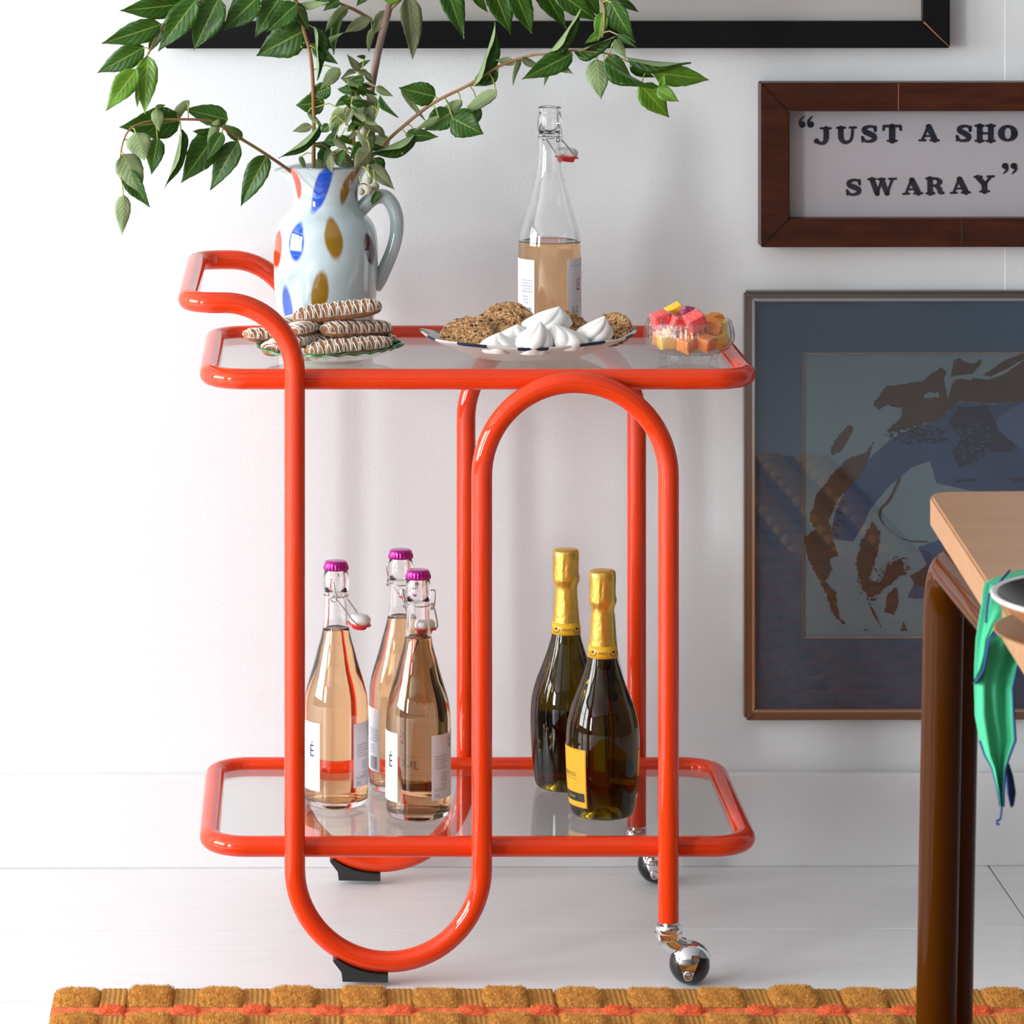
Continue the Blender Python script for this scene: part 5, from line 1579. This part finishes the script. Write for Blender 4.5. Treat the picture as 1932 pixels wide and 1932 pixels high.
art([(450, 960), (560, 800), (650, 720), (760, 665), (850, 640), (930, 565), (1080, 575), (1185, 560), (1480, 600), (1480, 1000), (1200, 980), (840, 893), (815, 805), (740, 830), (650, 905), (570, 1000), (545, 1060), (500, 1132), (405, 1120), (425, 1030)], bl_, 1, 2, 1)
art([(1080, 640), (1130, 600), (1185, 570), (1480, 600), (1480, 800), (1200, 760), (1150, 740), (1100, 690)], b2, 2, 3, 2)
art([(578, 578), (635, 500), (700, 492), (780, 480), (858, 422), (880, 440), (872, 470), (888, 545), (905, 485), (925, 475), (1000, 470), (1100, 445), (1185, 395), (1480, 380), (1480, 620), (1185, 562), (1080, 572), (1000, 568), (932, 563), (850, 640), (720, 672), (650, 692), (640, 680), (700, 625), (698, 590), (640, 578), (605, 595)], br, 3, 6, 3)
art([(790, 530), (850, 525), (850, 545), (790, 550)], bg, 4, 6, 33)
art([(872, 470), (900, 465), (905, 485), (888, 560)], bg, 4, 3, 34)
art([(912, 398), (932, 386), (962, 405), (1000, 408), (1027, 384), (1020, 415), (985, 450), (940, 455), (900, 462)], br, 4, 3, 4)
art([(1010, 470), (1090, 400), (1170, 368), (1300, 350), (1200, 395), (1110, 455), (1050, 475)], bg, 4, 3, 5)
art([(1030, 455), (1120, 395), (1190, 368), (1230, 370), (1130, 430), (1060, 462)], br, 5, 2, 6)
art([(890, 650), (930, 585), (1050, 580), (1080, 640), (1092, 685), (1170, 742), (1150, 770), (1060, 768), (1000, 810), (930, 832), (902, 765), (940, 720)], dk, 5, 9, 7)
speckle(980, 720, 90, 90, bl_, 6, 90, 8, 3, 12)
speckle(760, 700, 130, 40, dk, 6, 130, 9, 3, 11)
art([(915, 880), (1000, 878), (1010, 886), (920, 890)], dk, 6, 3, 10)
art([(1135, 875), (1300, 870), (1300, 890), (1150, 888)], dk, 6, 3, 11)
art([(555, 772), (584, 724), (575, 770), (530, 860), (470, 930), (440, 958), (402, 1050), (420, 1130), (442, 1192), (402, 1200), (415, 1242), (390, 1292), (432, 1342), (440, 1430), (470, 1470), (420, 1430), (390, 1342), (342, 1252), (312, 1182), (304, 1112), (350, 1082), (320, 1042), (352, 942), (430, 842), (490, 790)], br, 3, 7, 12)
art([(405, 762), (440, 702), (480, 656), (502, 662), (490, 702), (452, 762), (420, 780)], br, 3, 6, 13)
st_ = [(692, 872), (650, 960), (614, 1000), (618, 1050), (680, 1108), (740, 1130), (805, 1131)]
cv = cat2(st_, 6); up_ = [(x - 5, y - 3) for x, y in cv]; dn_ = [(x + 4, y + 4) for x, y in reversed(cv)]
art(up_ + dn_, br, 3, 1.5, 14)
art([(580, 1050), (612, 1092), (600, 1182), (562, 1290), (612, 1300), (640, 1232), (700, 1202), (712, 1262), (640, 1312), (592, 1352), (560, 1362), (532, 1302), (512, 1222), (532, 1132)], br, 3, 7, 15)
speckle(580, 1300, 60, 70, br, 4, 80, 16, 2, 8); speckle(690, 1230, 50, 40, br, 4, 60, 17, 2, 8)
art([(640, 1342), (680, 1318), (687, 1372), (670, 1432), (628, 1420)], br, 3, 6, 18)
art([(560, 1370), (585, 1410), (617, 1482), (580, 1425)], br, 3, 3, 19)
art([(695, 1496), (706, 1452), (722, 1496)], br, 3, 3, 20)
art([(540, 1494), (553, 1486), (567, 1494)], br, 3, 2, 21)
art([(765, 1155), (845, 1128), (1000, 1150), (1000, 1365), (722, 1362), (755, 1290), (800, 1220)], bl_, 2, 3, 22)
art([(730, 1275), (800, 1232), (860, 1240), (860, 1312), (760, 1312)], br, 4, 8, 23)
art([(1000, 1100), (1200, 1000), (1380, 1050), (1350, 1300), (1150, 1420), (1050, 1300)], br, 3, 9, 24)
speckle(440, 1000, 30, 120, br, 4, 60, 25, 2, 8)

# ------------------------------------------------------------------ table, napkin, dishes
TZ = 0.740
tb = empty('dining_table', (0.66, 3.9, 0), 'oak topped dining table on paired brown lacquered tube legs', 'table')
tx = lambda d: 0.641 - (3.94 - d) * 0.046
out = [(tx(3.935), 3.935), (1.75, 3.99), (1.75, 2.45), (tx(2.45), 2.45)]
corner_ = fillet([(x, y, 0) for x, y in reversed(out)], 0.030, 8)
poly = [(p.x, p.y) for p in corner_]
bm = bmesh.new()
V, F = extrude_poly(poly, lambda x, y, t_: Vector((x, y, t_)), TZ - 0.031, TZ)
vs = [bm.verts.new(v) for v in V]
for f in F: bm.faces.new([vs[i] for i in f])
bmesh.ops.recalc_face_normals(bm, faces=bm.faces)
bmesh.ops.bevel(bm, geom=[e for e in bm.edges if abs(e.verts[0].co.z - e.verts[1].co.z) < 1e-5], offset=0.0022, segments=2, affect='EDGES')
bm.verts.ensure_lookup_table()
g = ([v.co.copy() for v in bm.verts], [tuple(v.index for v in f.verts) for f in bm.faces]); bm.free()
part('tabletop', g, M['oak'], tb, smooth=False, world=True)
def legpair(p, sx, sy):
    """p: floor point of first leg; sx, sy: directions the two tubes bend"""
    r = 0.0205
    for (ox, oy, dx, dy, ln) in ((0, 0, 0.046 * sy * -1 if False else 0.03 * -sy * 0, sy, 0.62), (0.021 * sx, 0.030 * -sy, sx, 0, 0.9)):
        z0 = 0.0195 if p[1] > 3.3 and p[0] < 1.3 else 0.0
        b = Vector((p[0] + ox, p[1] + oy, z0))
        tp = Vector((b.x + 0.012 * sx, b.y, TZ - 0.031 - r - 0.006))
        e = tp + Vector((dx, dy, 0)) * ln * 0.5
        pth = fillet([b, tp, e], [0, 0.055, 0], 12, closed=False)
        part('leg', tube(pth, r, 24), M['leg'], tb, world=True)
legpair((0.636, 3.872), 1, -1)
legpair((1.70, 3.90), -1, -1)
legpair((0.600, 2.52), 1, 1)
legpair((1.70, 2.52), -1, 1)

nk = empty('napkin', (0.615, 3.35, TZ), 'green cloth napkin with blue stitched hem hanging over the table edge', 'napkin')
rows = [(1088, 1870, 1990, 3.50, TZ + 0.0012), (1096, 1858, 1985, None, TZ + 0.001)]
def cloth_rows(rows, nu, fold, depth0):
    V, F, L_, R_e = [], [], [], []
    for (v, ul, ur, d) in rows:
        pts = []
        for i in range(nu + 1):
            f = i / nu
            u = ul + (ur - ul) * f
            dd = d + fold * math.sin(f * 9.0 + v * 0.006) * 0.6 + fold * 0.5 * math.sin(f * 17 + 1.0)
            pts.append(P(u, v, dd))
        V += pts; L_.append(pts[0]); R_e.append(pts[-1])
    for j in range(len(rows) - 1):
        for i in range(nu):
            a = j * (nu + 1) + i
            F.append((a, a + 1, a + nu + 2, a + nu + 1))
    return V, F, L_, R_e
def interp_rows(keys, n):
    out = []
    for a, b in zip(keys, keys[1:]):
        for k in range(n): out.append(tuple(a[i] + (b[i] - a[i]) * k / n for i in range(4)))
    return out + [keys[-1]]
def thicken(V, F, t_=0.0012):
    bm = bmesh.new(); vs = [bm.verts.new(v) for v in V]
    for f in F: bm.faces.new([vs[i] for i in f])
    bmesh.ops.recalc_face_normals(bm, faces=bm.faces)
    bmesh.ops.solidify(bm, geom=list(bm.faces), thickness=t_)
    bm.verts.ensure_lookup_table()
    g = ([v.co.copy() for v in bm.verts], [tuple(v.index for v in f.verts) for f in bm.faces]); bm.free()
    return g
dtop = lambda v: (HC - TZ - 0.0018) * FPX / (v - VY)
keys = [(1075, 1925, 2000, dtop(1075)), (1092, 1872, 1990, dtop(1092)), (1100, 1857, 1985, dtop(1103)), (1118, 1854, 1975, dtop(1112)), (1150, 1851, 1960, 3.405), (1206, 1842, 1945, 3.395), (1260, 1839, 1920, 3.39), (1300, 1838, 1911, 3.39), (1350, 1839, 1913, 3.39), (1397, 1848, 1916, 3.39), (1425, 1858, 1905, 3.39), (1450, 1872, 1897, 3.39), (1490, 1882, 1894, 3.39), (1522, 1887, 1893, 3.39)]
V, F, Le, Re = cloth_rows(interp_rows(keys, 4), 18, 0.007, 3.4)
part('cloth', thicken(V, F), M['green_cloth'], nk, world=True)
part('stitched_hem', tube(Le[36:], 0.0009, 6), M['blue_thread'], nk, world=True)
part('stitched_hem', tube(Re, 0.0011, 6), M['blue_thread'], nk, world=True)
tail = [P(1890, 1520, 3.39), P(1889, 1535, 3.389), P(1886, 1546, 3.388), P(1881, 1549, 3.387), P(1881, 1555, 3.387), P(1886, 1555, 3.387)]
part('thread_tail', tube(smooth3(tail), 0.0010, 6), M['blue_thread'], nk, world=True)
k2 = [(1085, 1890, 1990, 3.330), (1112, 1871, 1985, 3.330), (1150, 1862, 1960, 3.345), (1180, 1860, 1898, 3.345), (1205, 1857, 1868, 3.345), (1235, 1855, 1862, 3.348), (1265, 1846, 1856, 3.350), (1290, 1836, 1840, 3.352)]
k2 = [(1100, 1868, 1990, dtop(1104) - 0.01)] + [(v, a, b, 3.378) for (v, a, b, d) in k2[2:]]
V, F, L2, R2 = cloth_rows(interp_rows(k2, 4), 12, 0.004, 3.35)
part('cloth_flap', thicken(V, F), M['green_cloth'], nk, world=True)
part('stitched_hem', tube(R2[4:], 0.0012, 6), M['blue_thread'], nk, world=True)
part('stitched_hem', tube([P(1905, 1076, dtop(1076) - 0.012), P(1893, 1090, dtop(1090) - 0.012), P(1878, 1108, dtop(1108) - 0.016), P(1866, 1122, 3.37), P(1862, 1150, 3.366), P(1860, 1175, 3.366)], 0.0011, 6), M['blue_thread'], nk, world=True)
k3 = [(1440, 1897, 1904, 3.40), (1465, 1899, 1912, 3.402), (1495, 1902, 1917, 3.402), (1520, 1908, 1913, 3.402)]
V, F, L3, R3 = cloth_rows(interp_rows(k3, 4), 6, 0.002, 3.4)
part('cloth_flap', thicken(V, F), M['blue_thread'], nk, world=True)

pc = Vector(((2097 - UX) * 3.2 / FPX, 3.2, TZ + 0.0035))
p1 = empty('wooden_plate', pc, 'shallow golden brown plate on the table under a dark bowl', 'plate')
part('plate_body', lathe(smooth_prof([(0, 0.0), (0.050, 0.0), (0.056, 0.001), (0.080, 0.006), (0.0950, 0.0112), (0.0962, 0.0122)], 3) + [(0.095, 0.0126)], 96), M['terracotta'], p1)
part('plate_top', lathe([(0.0952, 0.0126), (0.078, 0.0090), (0.055, 0.0040), (0, 0.0035)], 96), M['goldwood'], p1)
p2 = empty('dark_bowl', pc + Vector((0, 0, 0.0042)), 'brown bowl with pale rim and dark glazed inside stacked on plate', 'bowl')
part('bowl_body', lathe(smooth_prof([(0, 0.0), (0.038, 0.0), (0.046, 0.002), (0.070, 0.014), (0.090, 0.0285), (0.0965, 0.0345)], 3), 96), M['terracotta'], p2)
part('bowl_rim', lathe([(0.0962, 0.0340), (0.0985, 0.0355), (0.0990, 0.0375), (0.0970, 0.0390), (0.0935, 0.0378)], 96), M['stone_glaze'], p2)
part('bowl_inside', lathe([(0.0940, 0.0378), (0.088, 0.0320), (0.070, 0.0185), (0.045, 0.0065), (0, 0.0045)], 96), M['dark_glaze'], p2)

# ------------------------------------------------------------------ rug
t = NT('amber_wool'); f = t.noise(420, 4, 0.7); f2 = t.noise(14, 3)
c = t.ramp(f, (0.28, (0.36, 0.150, 0.026)), (0.58, (0.74, 0.385, 0.100)))
t.base(t.mix(t.math('MULTIPLY', f2, 0.3), c, (0.80, 0.42, 0.11))); t.b.inputs['Roughness'].default_value = 0.95
t.b.inputs['Specular IOR Level'].default_value = 0.1
M['wool'] = t.m
t = NT('orange_wool'); f = t.noise(420, 4, 0.7)
t.base(t.ramp(f, (0.28, (0.55, 0.085, 0.028)), (0.58, (0.92, 0.21, 0.085)))); t.b.inputs['Roughness'].default_value = 0.95
t.b.inputs['Specular IOR Level'].default_value = 0.1
M['owool'] = t.m
M['ribwool'] = pm('amber_weave', (0.40, 0.185, 0.042), 0.95, spec=0.1, var=(260, (0.56, 0.28, 0.07), 0.35, 0.65))
RX0, RD = -0.291, 4.664
PER, BW, BDp, SW = 0.0853, 0.0585, 0.075, 0.028
NCOL, NROW = 18, 26
rug = empty('rug', (RX0, RD, 0), 'amber tufted rug with raised pile blocks and thin orange stripes', 'rug', rz=-0.002)
def pile(w, dp, h, seed, nf, blade=0.0042, power=5):
    rnd = random.Random(seed)
    nx, ny = 18, 16
    V, F = [], []
    def hh(x, y):
        e = max(0.0, 1 - abs(2 * x / w - 1) ** power) * max(0.0, 1 - abs(2 * y / dp - 1) ** power)
        return h * (e ** 0.45) * (1 + 0.16 * mnoise.noise(Vector((x * 60 + seed, y * 60, 0)))) + 0.0012 * mnoise.noise(Vector((x * 500, y * 500, seed)))
    for j in range(ny + 1):
        for i in range(nx + 1):
            x, y = w * i / nx, dp * j / ny
            V.append(Vector((x, -y, max(0.0004, hh(x, y) - 0.0016))))
    for j in range(ny):
        for i in range(nx):
            a = j * (nx + 1) + i
            F.append((a, a + nx + 1, a + nx + 2, a + 1))
    for k in range(nf):
        x, y = rnd.uniform(0.0, w), rnd.uniform(0.0, dp)
        z = max(0.0004, hh(x, y) - 0.0030)
        ex, ey = (x / w - .5), (y / dp - .5)
        a = rnd.uniform(0, PI); bw = rnd.uniform(0.0003, 0.0006)
        l = blade * rnd.uniform(.6, 1.25)
        tip = Vector((x + ex * 0.0035 + rnd.uniform(-.0011, .0011), -y - ey * 0.0035 + rnd.uniform(-.0011, .0011), z + l))
        o = len(V)
        V += [Vector((x + bw * math.cos(a), -y + bw * math.sin(a), z)), Vector((x - bw * math.cos(a), -y - bw * math.sin(a), z)), tip]
        F.append((o, o + 1, o + 2))
    return V, F
def ribbed(w, dp, h):
    V, F = [], []
    nx, ny = 24, 22
    for j in range(ny + 1):
        for i in range(nx + 1):
            x, y = w * i / nx, dp * j / ny
            e = 1 if 0 < j < ny else 0.2
            z = h * e * (0.90 + 0.10 * abs(math.sin(x / w * PI * 5))) + 0.0005 * math.sin(y * 1800)
            V.append(Vector((x, -y, z)))
    for j in range(ny):
        for i in range(nx):
            a = j * (nx + 1) + i
            F.append((a, a + nx + 1, a + nx + 2, a + 1))
    return V, F
pm_ = [mesh_data('pile_block', *pile(BW, BDp, 0.0165, s_, 4200), M['wool'], False) for s_ in (1, 2, 3, 4)]
rib_me = mesh_data('ribbed_weave', *ribbed(PER - BW + 0.004, BDp, 0.0105), M['ribwool'], True)
tuft_me = [mesh_data('orange_tuft', *pile(0.036, SW, 0.0150, s_, 1100, 0.0035, 4), M['owool'], False) for s_ in (5, 6)]
strip_me = mesh_data('orange_weave', *ribbed(PER, SW, 0.0100), M['owool'], True)
part('rug_backing', box(0.001, NCOL * PER - 0.004, -NROW * (BDp + SW) + 0.002, -0.001, 0.0003, 0.003), pm('rug_backing', (0.30, 0.14, 0.04), 0.95), rug, smooth=False)
random.seed(31)
far_geo = []
far_low = pile(BW, BDp, 0.0165, 9, 0)
for r in range(NROW):
    y = -r * (BDp + SW)
    if r >= 15:
        for c_ in range(NCOL): far_geo.append(move(far_low, (c_ * PER, y, 0.001)))
        continue
    off = 0.0 if r % 2 == 0 else -0.006
    for c_ in range(NCOL):
        x = c_ * PER + off + random.uniform(-.0015, .0015) + (0.006 if r % 2 else 0)
        o = link('pile_block', pm_[random.randrange(4)], rug, (x, y + random.uniform(-.001, .001), 0.001))
        o.scale = (random.uniform(.97, 1.06), 1, random.uniform(.9, 1.1))
        if c_ < NCOL - 1: link('ribbed_weave', rib_me, rug, (x + BW - 0.002, y, 0.001))
        link('orange_tuft', tuft_me[c_ % 2], rug, (x + BW - 0.004, y - BDp, 0.001))
        if c_ < NCOL - 1: link('orange_weave', strip_me, rug, (x, y - BDp, 0.001))

o = part('pile_blocks_forward', join(*far_geo), M['wool'], rug, smooth=False, fix=False)
o['kind'] = 'stuff'
